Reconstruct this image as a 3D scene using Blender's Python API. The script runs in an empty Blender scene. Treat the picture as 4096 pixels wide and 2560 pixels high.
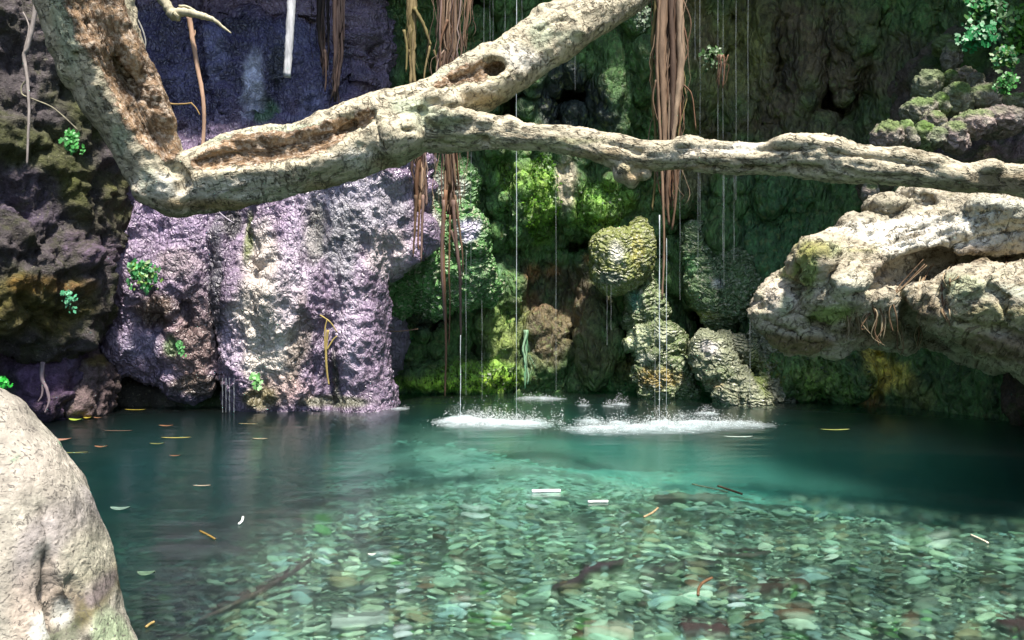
import bpy, math, random
import numpy as np
from mathutils import Vector

random.seed(7)
RS = np.random.RandomState(11)
D = bpy.data
S = bpy.context.scene
COL = S.collection

# ------------------------------------------------------------------ camera, sky, sun, exposure
FPX, HOR, EYE = 800.0, 300.0, 1.1          # focal length in pixels of the 1024 wide frame, horizon row, eye height
cam = D.objects.new('camera', D.cameras.new('camera'))
COL.objects.link(cam)
cam.location = (0, 0, EYE)
cam.rotation_euler = (math.pi / 2, 0, 0)
cam.data.sensor_width = 36
cam.data.lens = 36 * FPX / 1024
cam.data.shift_y = -20 / 1024
cam.data.clip_start = 0.05
cam.data.clip_end = 500
S.camera = cam

SUN_EL, SUN_AZ = 66.0, 22.0                # degrees; azimuth to the right of straight behind the camera
world = D.worlds.new('World')
S.world = world
world.use_nodes = True
wn = world.node_tree.nodes
sky = wn.new('ShaderNodeTexSky')
sky.sky_type = 'NISHITA'
sky.sun_disc = False
sky.sun_elevation = math.radians(SUN_EL)
sky.sun_rotation = math.radians(180 - SUN_AZ)
world.node_tree.links.new(sky.outputs[0], wn['Background'].inputs[0])
wn['Background'].inputs[1].default_value = 0.125
sun = D.objects.new('sun', D.lights.new('sun', 'SUN'))
COL.objects.link(sun)
sun.data.energy = 5.0
sun.data.angle = math.radians(5.0)
sun.data.color = (1.0, 0.94, 0.84)
_e, _a = math.radians(SUN_EL), math.radians(SUN_AZ)
SUNV = Vector((math.cos(_e) * math.sin(_a), -math.cos(_e) * math.cos(_a), math.sin(_e)))
sun.rotation_euler = SUNV.to_track_quat('Z', 'Y').to_euler()
S.view_settings.view_transform = 'Standard'
S.view_settings.look = 'None'
S.view_settings.exposure = 1.05
S.view_settings.gamma = 1.0
S.render.engine = 'CYCLES'
S.cycles.use_denoising = True
S.cycles.max_bounces = 10
S.cycles.diffuse_bounces = 5
S.cycles.volume_bounces = 3
S.cycles.transparent_max_bounces = 24
S.cycles.caustics_reflective = False
S.cycles.caustics_refractive = False


def at(px, py, Y):
    """a place given by its bearing from the viewpoint and its distance Y in metres"""
    return np.array([(px - 512) / FPX * Y, Y, EYE + (HOR - py) / FPX * Y])


# ------------------------------------------------------------------ noise
_perm = np.random.RandomState(3).permutation(256).astype(np.int32)
_perm = np.concatenate([_perm, _perm, _perm])
_g = np.random.RandomState(4).normal(size=(256, 3)).astype(np.float32)
_g /= np.linalg.norm(_g, axis=1, keepdims=True)


def perlin(p):
    p = np.asarray(p, np.float32)
    i = np.floor(p).astype(np.int32)
    f = p - i
    i &= 255
    u = f * f * f * (f * (f * 6 - 15) + 10)
    out = 0
    for dx in (0, 1):
        wx = u[:, 0] if dx else 1 - u[:, 0]
        a = _perm[i[:, 0] + dx]
        for dy in (0, 1):
            wy = u[:, 1] if dy else 1 - u[:, 1]
            b = _perm[a + i[:, 1] + dy]
            for dz in (0, 1):
                wz = u[:, 2] if dz else 1 - u[:, 2]
                g = _g[_perm[b + i[:, 2] + dz] & 255]
                d = g[:, 0] * (f[:, 0] - dx) + g[:, 1] * (f[:, 1] - dy) + g[:, 2] * (f[:, 2] - dz)
                out = out + wx * wy * wz * d
    return out * 1.5


def fbm(p, octv=4, gain=0.5, ridged=False):
    p = np.asarray(p, np.float32)
    o, a, t = 0, 1.0, 0
    for k in range(octv):
        n = perlin(p * (2.03 ** k) + 17.3 * k)
        if ridged:
            n = 1 - 2 * np.abs(n)
        o = o + a * n
        t += a
        a *= gain
    return o / t


def worley(p):
    p = np.asarray(p, np.float32)
    i = np.floor(p).astype(np.int32)
    f1 = np.full(len(p), 9, np.float32)
    f2 = f1.copy()
    idv = np.zeros(len(p), np.int32)
    for dx in (-1, 0, 1):
        for dy in (-1, 0, 1):
            for dz in (-1, 0, 1):
                c = i + np.array([dx, dy, dz], np.int32)
                h = _perm[(_perm[(_perm[c[:, 0] & 255] + c[:, 1]) & 255] + c[:, 2]) & 255]
                q = c + 0.5 + 0.48 * _g[h]
                d = np.sqrt(((q - p) ** 2).sum(1))
                m = d < f1
                f2 = np.where(m, f1, np.minimum(f2, d))
                idv = np.where(m, h, idv)
                f1 = np.where(m, d, f1)
    return f1, f2, idv


def sstep(a, b, x):
    t = np.clip((x - a) / (b - a), 0, 1)
    return t * t * (3 - 2 * t)


# ------------------------------------------------------------------ distance fields and their surface
class Field:
    def __init__(s, lo, hi, h):
        s.lo = np.array(lo, np.float32)
        s.h = h
        s.n = np.ceil((np.array(hi) - s.lo) / h).astype(int) + 1
        s.F = np.full(s.n, 9, np.float32)
        s.ax = [s.lo[k] + h * np.arange(s.n[k], dtype=np.float32) for k in range(3)]

    def box(s, lo, hi):
        a = np.clip(np.floor((np.asarray(lo) - s.lo) / s.h).astype(int), 0, s.n)
        b = np.clip(np.ceil((np.asarray(hi) - s.lo) / s.h).astype(int) + 1, 0, s.n)
        sl = tuple(slice(a[k], b[k]) for k in range(3))
        return sl, s.ax[0][sl[0]][:, None, None], s.ax[1][sl[1]][None, :, None], s.ax[2][sl[2]][None, None, :]

    def put(s, sl, d, k, cut):
        f = s.F[sl]
        if f.size == 0:
            return
        if cut:
            d = -d
            if k > 0:
                hh = np.clip(k - np.abs(f - d), 0, None) / k
                s.F[sl] = np.maximum(f, d) + hh * hh * k * 0.25
            else:
                s.F[sl] = np.maximum(f, d)
        elif k > 0:
            hh = np.clip(k - np.abs(f - d), 0, None) / k
            s.F[sl] = np.minimum(f, d) - hh * hh * k * 0.25
        else:
            s.F[sl] = np.minimum(f, d)

    def cap(s, a, b, ra, rb, k=0.05, cut=False, flat=1.0):
        a, b = np.asarray(a, np.float32), np.asarray(b, np.float32)
        m = max(ra, rb) * max(1, flat) + k + 2.5 * s.h
        sl, X, Y, Z = s.box(np.minimum(a, b) - m, np.maximum(a, b) + m)
        ba = b - a
        L = float((ba ** 2).sum()) + 1e-9
        px, py, pz = X - a[0], Y - a[1], Z - a[2]
        t = np.clip((px * ba[0] + py * ba[1] + pz * ba[2]) / L, 0, 1)
        d = np.sqrt((px - t * ba[0]) ** 2 + ((py - t * ba[1]) / flat) ** 2 + (pz - t * ba[2]) ** 2) - (ra + (rb - ra) * t)
        s.put(sl, d, k, cut)

    def chain(s, pts, k=0.05, cut=False, flat=1.0):
        """pts: (xyz, radius)"""
        for (a, ra), (b, rb) in zip(pts[:-1], pts[1:]):
            s.cap(a, b, ra, rb, k, cut, flat)

    def ell(s, c, r, k=0.08, cut=False, rot=0.0):
        c = np.asarray(c, np.float32)
        r = np.asarray(r, np.float32) * np.ones(3, np.float32)
        m = float(r.max()) + k + 2.5 * s.h
        sl, X, Y, Z = s.box(c - m, c + m)
        x, y, z = X - c[0], Y - c[1], Z - c[2]
        if rot:
            ca, sa = math.cos(rot), math.sin(rot)
            x, z = x * ca + z * sa, -x * sa + z * ca
        k0 = np.sqrt((x / r[0]) ** 2 + (y / r[1]) ** 2 + (z / r[2]) ** 2)
        k1 = np.sqrt((x / r[0] ** 2) ** 2 + (y / r[1] ** 2) ** 2 + (z / r[2] ** 2) ** 2) + 1e-6
        s.put(sl, k0 * (k0 - 1) / k1, k, cut)

    def wall(s, fn, k=0.0):
        """solid behind Y = fn(x, z)"""
        X, Z = np.meshgrid(s.ax[0], s.ax[2], indexing='ij')
        yw = fn(X, Z).astype(np.float32)
        d = yw[:, None, :] - s.ax[1][None, :, None]
        s.put((slice(None),) * 3, d * 0.8, k, False)

    def hit(s, px, py, default=None):
        """distance Y at which a bearing first meets the solid"""
        ys = np.arange(s.lo[1], s.lo[1] + s.h * (s.n[1] - 1), s.h * 0.5)
        P = np.stack([(px - 512) / FPX * ys, ys, EYE + (HOR - py) / FPX * ys], 1)
        i = np.round((P - s.lo) / s.h).astype(int)
        ok = ((i >= 0) & (i < s.n)).all(1)
        i = np.clip(i, 0, s.n - 1)
        ins = ok & (s.F[i[:, 0], i[:, 1], i[:, 2]] < 0)
        return float(ys[np.argmax(ins)]) if ins.any() else default

    def groove(s, tab, k=0.03):
        """carve along the surface: (px, py, half width in px, depth in m)"""
        pts, last = [], None
        for px, py, w, d in tab:
            Y = s.hit(px, py, last)
            if Y is None:
                continue
            last = Y
            w = w / FPX * Y
            R = (w * w + d * d) / (2 * d)
            pts.append((at(px, py, Y + d - R), R))
        s.chain(pts, k, True)
        return pts

    def mesh(s, smooth=2):
        F, h = s.F, s.h
        Sg = F < 0
        c = np.zeros(tuple(np.array(F.shape) - 1), np.uint8)
        sl = lambda o, n: slice(o, n - 1 + o)
        nx, ny, nz = F.shape
        for o in range(8):
            c += Sg[sl(o & 1, nx), sl(o >> 1 & 1, ny), sl(o >> 2 & 1, nz)]
        act = (c > 0) & (c < 8)
        I, J, K = np.nonzero(act)
        idx = np.full(act.shape, -1, np.int32)
        idx[I, J, K] = np.arange(len(I), dtype=np.int32)
        acc = np.zeros((len(I), 3), np.float32)
        cnt = np.zeros(len(I), np.float32)
        for a in range(8):
            for bit in (1, 2, 4):
                if a & bit:
                    continue
                b = a | bit
                oa = (a & 1, a >> 1 & 1, a >> 2 & 1)
                ob = (b & 1, b >> 1 & 1, b >> 2 & 1)
                fa = F[I + oa[0], J + oa[1], K + oa[2]]
                fb = F[I + ob[0], J + ob[1], K + ob[2]]
                m = (fa < 0) != (fb < 0)
                t = np.where(m, fa / np.where(m, fa - fb, 1), 0)
                for q in range(3):
                    acc[:, q] += np.where(m, oa[q] + t * (ob[q] - oa[q]), 0)
                cnt += m
        V = (np.stack([I, J, K], 1) + acc / cnt[:, None]) * h + s.lo
        Q = []
        for ax in range(3):
            o1, o2 = [(1, 2), (2, 0), (0, 1)][ax]
            s0 = [slice(1, -1)] * 3
            s1 = [slice(1, -1)] * 3
            s0[ax] = slice(0, -1)
            s1[ax] = slice(1, None)
            A, B = Sg[tuple(s0)], Sg[tuple(s1)]
            for flip in (False, True):
                e = np.nonzero((A & ~B) if not flip else (~A & B))
                e = [v.copy() for v in e]
                e[o1] += 1
                e[o2] += 1
                def cell(d1, d2):
                    q = [v for v in e]
                    q[o1] = e[o1] - d1
                    q[o2] = e[o2] - d2
                    return idx[q[0], q[1], q[2]]
                quad = np.stack([cell(1, 1), cell(0, 1), cell(0, 0), cell(1, 0)], 1)
                Q.append(quad[:, ::-1] if flip else quad)
        Q = np.concatenate(Q)
        Q = Q[(Q >= 0).all(1)]
        for _ in range(smooth):
            V = relax(V, Q, 0.5)
        return V.astype(np.float32), Q


def relax(V, Q, w):
    n = len(V)
    out = np.zeros_like(V)
    cnt = np.zeros(n)
    for k in range(4):
        a, b = Q[:, k], Q[:, (k + 1) % 4]
        cnt += np.bincount(a, minlength=n) + np.bincount(b, minlength=n)
        for q in range(3):
            out[:, q] += np.bincount(a, V[b, q], n) + np.bincount(b, V[a, q], n)
    m = cnt > 0
    V = V.copy()
    V[m] = V[m] * (1 - w) + w * out[m] / cnt[m][:, None]
    return V


def normals(V, Q):
    e = np.cross(V[Q[:, 2]] - V[Q[:, 0]], V[Q[:, 3]] - V[Q[:, 1]])
    N = np.zeros_like(V)
    for k in range(4):
        for q in range(3):
            N[:, q] += np.bincount(Q[:, k], e[:, q], len(V))
    return N / (np.linalg.norm(N, axis=1, keepdims=True) + 1e-9)


# ------------------------------------------------------------------ objects
def mesh_data(name, V, faces, cols=None, attrs=None, smooth=True, mat=None, nrm=None):
    """faces: an (n,3) or (n,4) array, or a list of such arrays"""
    me = D.meshes.new(name)
    V = np.asarray(V, np.float32)
    fl = faces if isinstance(faces, list) else [faces]
    fl = [np.asarray(f, np.int32) for f in fl if len(f)]
    loops = np.concatenate([f.ravel() for f in fl])
    tot = np.concatenate([np.full(len(f), f.shape[1], np.int32) for f in fl])
    me.vertices.add(len(V))
    me.vertices.foreach_set('co', V.ravel())
    me.loops.add(len(loops))
    me.loops.foreach_set('vertex_index', loops)
    me.polygons.add(len(tot))
    me.polygons.foreach_set('loop_start', np.concatenate([[0], np.cumsum(tot)[:-1]]).astype(np.int32))
    me.polygons.foreach_set('loop_total', tot)
    me.polygons.foreach_set('use_smooth', np.full(len(tot), smooth))
    me.update(calc_edges=True)
    if cols is not None:
        cols = np.asarray(cols, np.float32)
        if cols.shape[1] == 3:
            cols = np.concatenate([cols, np.ones((len(cols), 1), np.float32)], 1)
        a = me.attributes.new('Col', 'FLOAT_COLOR', 'POINT')
        a.data.foreach_set('color', cols.ravel())
    for k, v in (attrs or {}).items():
        a = me.attributes.new(k, 'FLOAT_VECTOR', 'POINT')
        a.data.foreach_set('vector', np.asarray(v, np.float32).ravel())
    if nrm is not None:
        me.normals_split_custom_set_from_vertices(nrm.tolist())
    if mat is not None:
        me.materials.append(mat)
    return me


def obj(name, V, faces, mat, cols=None, attrs=None, parent=None, smooth=True, nrm=None, origin=None):
    V = np.asarray(V, np.float32)
    if origin is None:
        origin = np.zeros(3) if parent is not None else np.array([(V[:, 0].min() + V[:, 0].max()) / 2, (V[:, 1].min() + V[:, 1].max()) / 2, V[:, 2].min()])
    if parent is not None:
        origin = np.array(parent.location) if parent.parent is None else np.array(parent.parent.location)
    me = mesh_data(name, V - np.asarray(origin, np.float32), faces, cols, attrs, smooth, mat, nrm)
    o = D.objects.new(name, me)
    COL.objects.link(o)
    if parent is not None:
        o.parent = parent
    else:
        o.location = origin
    return o


def tag(o, label=None, cat=None, group=None, kind=None):
    if label:
        o['label'] = label
    if cat:
        o['category'] = cat
    if group:
        o['group'] = group
    if kind:
        o['kind'] = kind
    return o


def thing(name, loc, label, cat, group=None):
    o = D.objects.new(name, None)
    COL.objects.link(o)
    o.empty_display_size = 0.1
    o.location = [float(v) for v in loc]
    return tag(o, label, cat, group)


class MB:
    def __init__(s):
        s.V, s.T, s.Q, s.C, s.n = [], [], [], [], 0

    def add(s, V, T=None, Q=None, col=(1, 1, 1)):
        V = np.asarray(V, np.float32)
        s.V.append(V)
        c = np.asarray(col, np.float32)
        s.C.append(np.tile(c[:3], (len(V), 1)) if c.ndim == 1 else c)
        if T is not None and len(T):
            s.T.append(np.asarray(T) + s.n)
        if Q is not None and len(Q):
            s.Q.append(np.asarray(Q) + s.n)
        s.n += len(V)

    def tube(s, P, R, n=7, col=(1, 1, 1), rough=0.0, caps=True):
        P = np.asarray(P, np.float32)
        R = np.broadcast_to(np.asarray(R, np.float32), (len(P),))
        T = np.gradient(P, axis=0)
        T /= np.linalg.norm(T, axis=1, keepdims=True) + 1e-9
        u = np.cross(T[0], [0.31, 0.92, 0.2])
        u /= np.linalg.norm(u)
        V = []
        for k in range(len(P)):
            u = u - T[k] * (u @ T[k])
            u /= np.linalg.norm(u) + 1e-9
            w = np.cross(T[k], u)
            a = np.arange(n) / n * 2 * math.pi
            r = R[k] * (1 + rough * RS.uniform(-1, 1, n))
            V.append(P[k] + np.outer(np.cos(a) * r, u) + np.outer(np.sin(a) * r, w))
        V = np.concatenate(V)
        q = []
        for k in range(len(P) - 1):
            for j in range(n):
                q.append((k * n + j, k * n + (j + 1) % n, (k + 1) * n + (j + 1) % n, (k + 1) * n + j))
        t = []
        if caps:
            V = np.concatenate([V, P[:1], P[-1:]])
            a, b = len(V) - 2, len(V) - 1
            m = (len(P) - 1) * n
            for j in range(n):
                t.append((a, (j + 1) % n, j))
                t.append((b, m + j, m + (j + 1) % n))
        s.add(V, t, q, col)

    def build(s, name, mat, parent=None, smooth=True, origin=None):
        f = []
        if s.Q:
            f.append(np.concatenate(s.Q))
        if s.T:
            f.append(np.concatenate(s.T))
        return obj(name, np.concatenate(s.V), f, mat, np.concatenate(s.C), parent=parent, smooth=smooth, origin=origin)


def spline(P, n):
    """Catmull-Rom through the rows of P, n samples a span"""
    P = np.asarray(P, np.float64)
    Q = np.concatenate([2 * P[:1] - P[1:2], P, 2 * P[-1:] - P[-2:-1]])
    out = []
    for k in range(1, len(Q) - 2):
        t = np.linspace(0, 1, n, endpoint=False)[:, None]
        a, b, c, d = Q[k - 1], Q[k], Q[k + 1], Q[k + 2]
        out.append(0.5 * (2 * b + (c - a) * t + (2 * a - 5 * b + 4 * c - d) * t ** 2 + (3 * b - a - 3 * c + d) * t ** 3))
    out.append(P[-1:])
    return np.concatenate(out)


# ------------------------------------------------------------------ materials
class NT:
    def __init__(s, name):
        s.m = D.materials.new(name)
        s.m.use_nodes = True
        s.t = s.m.node_tree
        s.t.nodes.clear()
        s.out = s.n('ShaderNodeOutputMaterial')

    def n(s, typ, **kw):
        x = s.t.nodes.new(typ)
        for k, v in kw.items():
            setattr(x, k, v)
        return x

    def link(s, a, b):
        s.t.links.new(a, b)

    def set(s, sock, v):
        if isinstance(v, bpy.types.NodeSocket):
            s.link(v, sock)
        elif isinstance(v, (tuple, list)) and sock.type == 'RGBA' and len(v) == 3:
            sock.default_value = (*v, 1)
        else:
            sock.default_value = v

    def math(s, op, a, b=0.0, c=None, clamp=False):
        x = s.n('ShaderNodeMath', operation=op, use_clamp=clamp)
        s.set(x.inputs[0], a)
        s.set(x.inputs[1], b)
        if c is not None:
            s.set(x.inputs[2], c)
        return x.outputs[0]

    def mix(s, f, a, b, blend='MIX'):
        x = s.n('ShaderNodeMix', data_type='RGBA', blend_type=blend)
        s.set(x.inputs[0], f)
        s.set(x.inputs[6], a)
        s.set(x.inputs[7], b)
        return x.outputs[2]

    def rng(s, v, a, b, c, d):
        x = s.n('ShaderNodeMapRange')
        s.set(x.inputs[0], v)
        for k, q in enumerate((a, b, c, d)):
            s.set(x.inputs[k + 1], q)
        return x.outputs[0]

    def noise(s, vec, scale, detail=5, rough=0.6, dist=0.0):
        x = s.n('ShaderNodeTexNoise')
        s.set(x.inputs['Vector'], vec)
        x.inputs['Scale'].default_value = scale
        x.inputs['Detail'].default_value = detail
        x.inputs['Roughness'].default_value = rough
        x.inputs['Distortion'].default_value = dist
        return x.outputs['Fac'], x.outputs['Color']

    def vor(s, vec, scale, feature='DISTANCE_TO_EDGE'):
        x = s.n('ShaderNodeTexVoronoi', feature=feature)
        s.set(x.inputs['Vector'], vec)
        x.inputs['Scale'].default_value = scale
        return x.outputs['Distance']

    def vmath(s, op, a, b):
        x = s.n('ShaderNodeVectorMath', operation=op)
        s.set(x.inputs[0], a)
        s.set(x.inputs[1], b)
        return x.outputs[0]

    def warp(s, vec, scale, amt):
        _, c = s.noise(vec, scale, 3)
        c = s.vmath('SUBTRACT', c, (0.5, 0.5, 0.5))
        c = s.vmath('MULTIPLY', c, (amt, amt, amt))
        return s.vmath('ADD', vec, c)

    def bsdf(s, **kw):
        x = s.n('ShaderNodeBsdfPrincipled')
        for k, v in kw.items():
            s.set(x.inputs[k.replace('_', ' ')], v)
        s.link(x.outputs[0], s.out.inputs[0])
        return x

    def bump(s, h, dist, strength=1.0, normal=None):
        x = s.n('ShaderNodeBump')
        x.inputs['Strength'].default_value = strength
        x.inputs['Distance'].default_value = dist
        s.link(h, x.inputs['Height'])
        if normal is not None:
            s.link(normal, x.inputs['Normal'])
        return x.outputs[0]

    def col(s):
        x = s.n('ShaderNodeAttribute', attribute_name='Col')
        return x.outputs['Color'], x.outputs['Alpha']

    def attr(s, name):
        return s.n('ShaderNodeAttribute', attribute_name=name).outputs['Vector']

    def obj(s):
        return s.n('ShaderNodeTexCoord').outputs['Object']


def rock_mat(name, rough=(0.35, 0.8), cell=0.0, cellscale=14, fine=0.012, speck=0.0, speckcol=(0.5, 0.5, 0.42), speckthr=0.64, speckscale=38, ripple=0.0, contrast=0.9, spec=0.5, stretch=1.0, tint=None, tintamt=0.0):
    m = NT(name)
    v = m.obj()
    if stretch != 1.0:
        v2 = m.vmath('MULTIPLY', v, (1, 1, 1 / stretch))
    else:
        v2 = v
    c, al = m.col()
    n1, _ = m.noise(v2, 4.5, 9, 0.65, 0.4)
    n2, _ = m.noise(v2, 26, 7, 0.62)
    n3, _ = m.noise(v, 90, 4, 0.6)
    f = m.math('MULTIPLY', m.rng(n1, 0.3, 0.7, 1 - contrast * 0.55, 1 + contrast * 0.55), m.rng(n2, 0.28, 0.72, 1 - contrast * 0.6, 1 + contrast * 0.6))
    f = m.math('MULTIPLY', f, m.rng(n3, 0.3, 0.7, 1 - contrast * 0.3, 1 + contrast * 0.3))
    g = m.n('ShaderNodeCombineColor')
    for k in range(3):
        m.link(f, g.inputs[k])
    c = m.mix(1.0, c, g.outputs[0], 'MULTIPLY')
    if tint is not None:
        t, _ = m.noise(v, 2.2, 6, 0.7, 0.8)
        c = m.mix(m.math('MULTIPLY', m.rng(t, 0.5, 0.62, 0, 1), tintamt), c, tint)
    if speck > 0:
        s_, _ = m.noise(v, speckscale, 4, 0.55, 1.5 if speckscale > 50 else 0.0)
        c = m.mix(m.math('MULTIPLY', m.rng(s_, speckthr, speckthr + 0.05, 0, 1), speck), c, speckcol)
    h = m.math('ADD', m.math('MULTIPLY', n1, 1.6), m.math('ADD', m.math('MULTIPLY', n2, 0.7), m.math('MULTIPLY', n3, 0.22)))
    if cell > 0:
        w = m.warp(v2, 9, 0.09)
        d = m.vor(w, cellscale)
        h = m.math('ADD', h, m.math('MULTIPLY', m.rng(d, 0.0, 0.28, 0, 1), cell))
    if ripple > 0:
        wv_ = m.n('ShaderNodeTexWave', wave_type='BANDS', bands_direction='Z')
        m.link(m.warp(v, 2.6, 0.55), wv_.inputs['Vector'])
        wv_.inputs['Scale'].default_value = 5.5
        wv_.inputs['Distortion'].default_value = 3.0
        wv_.inputs['Detail'].default_value = 3
        wv_.inputs['Detail Scale'].default_value = 2.5
        h = m.math('ADD', h, m.math('MULTIPLY', wv_.outputs['Fac'], ripple))
    r = m.math('MULTIPLY', m.rng(n2, 0.3, 0.7, rough[0], rough[1]), al)
    nb = m.bump(h, fine * 4, 1.0)
    m.bsdf(Base_Color=c, Roughness=r, Normal=nb, Specular_IOR_Level=spec)
    return m.m


def simple_mat(name, color=None, rough=0.6, noise=14, var=0.35, bump=0.004, spec=0.5, trans=0.0, usecol=False, stretch=(1, 1, 1)):
    m = NT(name)
    v = m.vmath('MULTIPLY', m.obj(), stretch)
    n, _ = m.noise(v, noise, 6, 0.6)
    c = m.col()[0] if usecol else color
    k = m.rng(n, 0.3, 0.7, 1 - var, 1 + var)
    g = m.n('ShaderNodeCombineColor')
    for q in range(3):
        m.link(k, g.inputs[q])
    c = m.mix(1.0, c, g.outputs[0], 'MULTIPLY')
    b = m.bsdf(Base_Color=c, Roughness=rough, Specular_IOR_Level=spec)
    if bump:
        m.link(m.bump(n, bump), b.inputs['Normal'])
    if trans:
        t = m.n('ShaderNodeBsdfTranslucent')
        m.link(c, t.inputs[0])
        x = m.n('ShaderNodeMixShader')
        x.inputs[0].default_value = trans
        m.link(b.outputs[0], x.inputs[1])
        m.link(t.outputs[0], x.inputs[2])
        m.link(x.outputs[0], m.out.inputs[0])
    return m.m


def bark_mat(name, crackamt=0.55, streak=0.55, gx_=(40.0, 17.0), pale=0.0):
    m = NT(name)
    v = m.obj()
    g = m.attr('grain')
    c, wood = m.col()
    gs = m.vmath('MULTIPLY', g, (5.0, 34.0, 0.0))       # along the limb, round the limb
    gw = m.warp(gs, 0.9, 1.3)
    wn_, _ = m.noise(gw, 1.0, 7, 0.62, 0.8)            # stripped wood grain
    gx = m.warp(m.vmath('MULTIPLY', g, (*gx_, 0.0)), 1.1, 1.7)
    cr = m.vor(gx, 0.8)                                 # short bark fissures
    n1, _ = m.noise(v, 7, 8, 0.65, 0.5)
    n2, _ = m.noise(v, 42, 6, 0.65)
    n4, _ = m.noise(v, 16, 5, 0.6)
    crack = m.math('MULTIPLY', m.rng(cr, 0.015, 0.085, 1, 0), m.rng(n4, 0.46, 0.60, 0, 1))
    k = m.math('MULTIPLY', m.rng(n1, 0.3, 0.7, 0.7, 1.25), m.rng(n2, 0.3, 0.7, 0.78, 1.2))
    cc = m.n('ShaderNodeCombineColor')
    for q in range(3):
        m.link(k, cc.inputs[q])
    bark = m.mix(1.0, c, cc.outputs[0], 'MULTIPLY')
    flecks = m.math('MULTIPLY', m.rng(n2, 0.42, 0.34, 0, 1), 0.75)
    bark = m.mix(flecks, bark, (0.07, 0.05, 0.03))
    bark = m.mix(m.math('MULTIPLY', m.rng(wn_, 0.46, 0.30, 0, 1), streak), bark, (0.13, 0.10, 0.055))
    bark = m.mix(m.math('MULTIPLY', m.rng(n1, 0.56, 0.72, 0, 1), 0.45), bark, (0.30, 0.33, 0.17))
    bark = m.mix(m.math('MULTIPLY', crack, crackamt), bark, (0.05, 0.035, 0.02))
    wcol = m.mix(m.rng(wn_, 0.36, 0.62, 0, 1), (0.075, 0.038, 0.018), (0.52, 0.34, 0.20))
    wcol = m.mix(m.rng(n2, 0.48, 0.6, 0, 0.75), wcol, (0.74, 0.60, 0.47))
    wcol = m.mix(m.rng(n1, 0.52, 0.66, 0, 0.6), wcol, (0.13, 0.065, 0.025))
    wf = m.math('ADD', wood, m.math('MULTIPLY', m.math('SUBTRACT', n4, 0.5), 1.4))
    wf = m.math('ADD', wf, m.math('MULTIPLY', m.math('SUBTRACT', n2, 0.5), 2.2))
    wf = m.rng(wf, 0.38, 0.62, 0, 1)
    col = m.mix(wf, bark, wcol)
    hb = m.math('SUBTRACT', m.math('ADD', m.math('MULTIPLY', n1, 1.2), m.math('MULTIPLY', n2, 0.5)), m.math('MULTIPLY', crack, crackamt * 1.5))
    hw = m.math('ADD', m.math('MULTIPLY', wn_, 2.2), m.math('MULTIPLY', n2, 0.4))
    h = m.math('ADD', m.math('MULTIPLY', hb, m.math('SUBTRACT', 1.0, wf)), m.math('MULTIPLY', hw, wf))
    m.bsdf(Base_Color=col, Roughness=0.72, Specular_IOR_Level=0.3, Normal=m.bump(h, 0.03, 1.0))
    return m.m


def water_mat():
    m = NT('pool_water')
    fr = m.n('ShaderNodeFresnel')
    fr.inputs['IOR'].default_value = 1.33
    v = m.vmath('MULTIPLY', m.obj(), (0.6, 2.2, 1.0))
    n, _ = m.noise(v, 2.4, 3, 0.5, 0.4)
    nb = m.bump(n, 0.012, 1.0)
    gl = m.n('ShaderNodeBsdfGlossy')
    gl.inputs['Roughness'].default_value = 0.17
    m.link(nb, gl.inputs['Normal'])
    tr = m.n('ShaderNodeBsdfTransparent')
    tr.inputs[0].default_value = (0.93, 1.0, 0.98, 1)
    rf = m.n('ShaderNodeBsdfRefraction')
    rf.inputs['Color'].default_value = (0.93, 1.0, 0.98, 1)
    rf.inputs['Roughness'].default_value = 0.38
    rf.inputs['IOR'].default_value = 1.05
    sf = m.n('ShaderNodeMixShader')
    sf.inputs[0].default_value = 0.42
    m.link(tr.outputs[0], sf.inputs[1])
    m.link(rf.outputs[0], sf.inputs[2])
    x = m.n('ShaderNodeMixShader')
    m.link(fr.outputs[0], x.inputs[0])
    m.link(sf.outputs[0], x.inputs[1])
    m.link(gl.outputs[0], x.inputs[2])
    m.link(x.outputs[0], m.out.inputs[0])
    va = m.n('ShaderNodeVolumeAbsorption')
    va.inputs[0].default_value = (0.08, 0.78, 0.77, 1)
    va.inputs[1].default_value = 0.7
    vs = m.n('ShaderNodeVolumeScatter')
    vs.inputs[0].default_value = (0.30, 0.92, 0.90, 1)
    vs.inputs[1].default_value = 0.06
    ad = m.n('ShaderNodeAddShader')
    m.link(va.outputs[0], ad.inputs[0])
    m.link(vs.outputs[0], ad.inputs[1])
    m.link(ad.outputs[0], m.out.inputs[1])
    return m.m


def stream_mat(name, alpha):
    m = NT(name)
    b = m.n('ShaderNodeBsdfPrincipled')
    b.inputs['Base Color'].default_value = (0.85, 0.92, 1, 1)
    b.inputs['Roughness'].default_value = 0.25
    tr = m.n('ShaderNodeBsdfTransparent')
    n, _ = m.noise(m.vmath('MULTIPLY', m.obj(), (3, 3, 2.6)), 1.0, 3)
    x = m.n('ShaderNodeMixShader')
    m.link(m.rng(n, 0.34, 0.66, alpha * 0.1, alpha * 1.2), x.inputs[0])
    m.link(tr.outputs[0], x.inputs[1])
    m.link(b.outputs[0], x.inputs[2])
    m.link(x.outputs[0], m.out.inputs[0])
    return m.m


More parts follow.
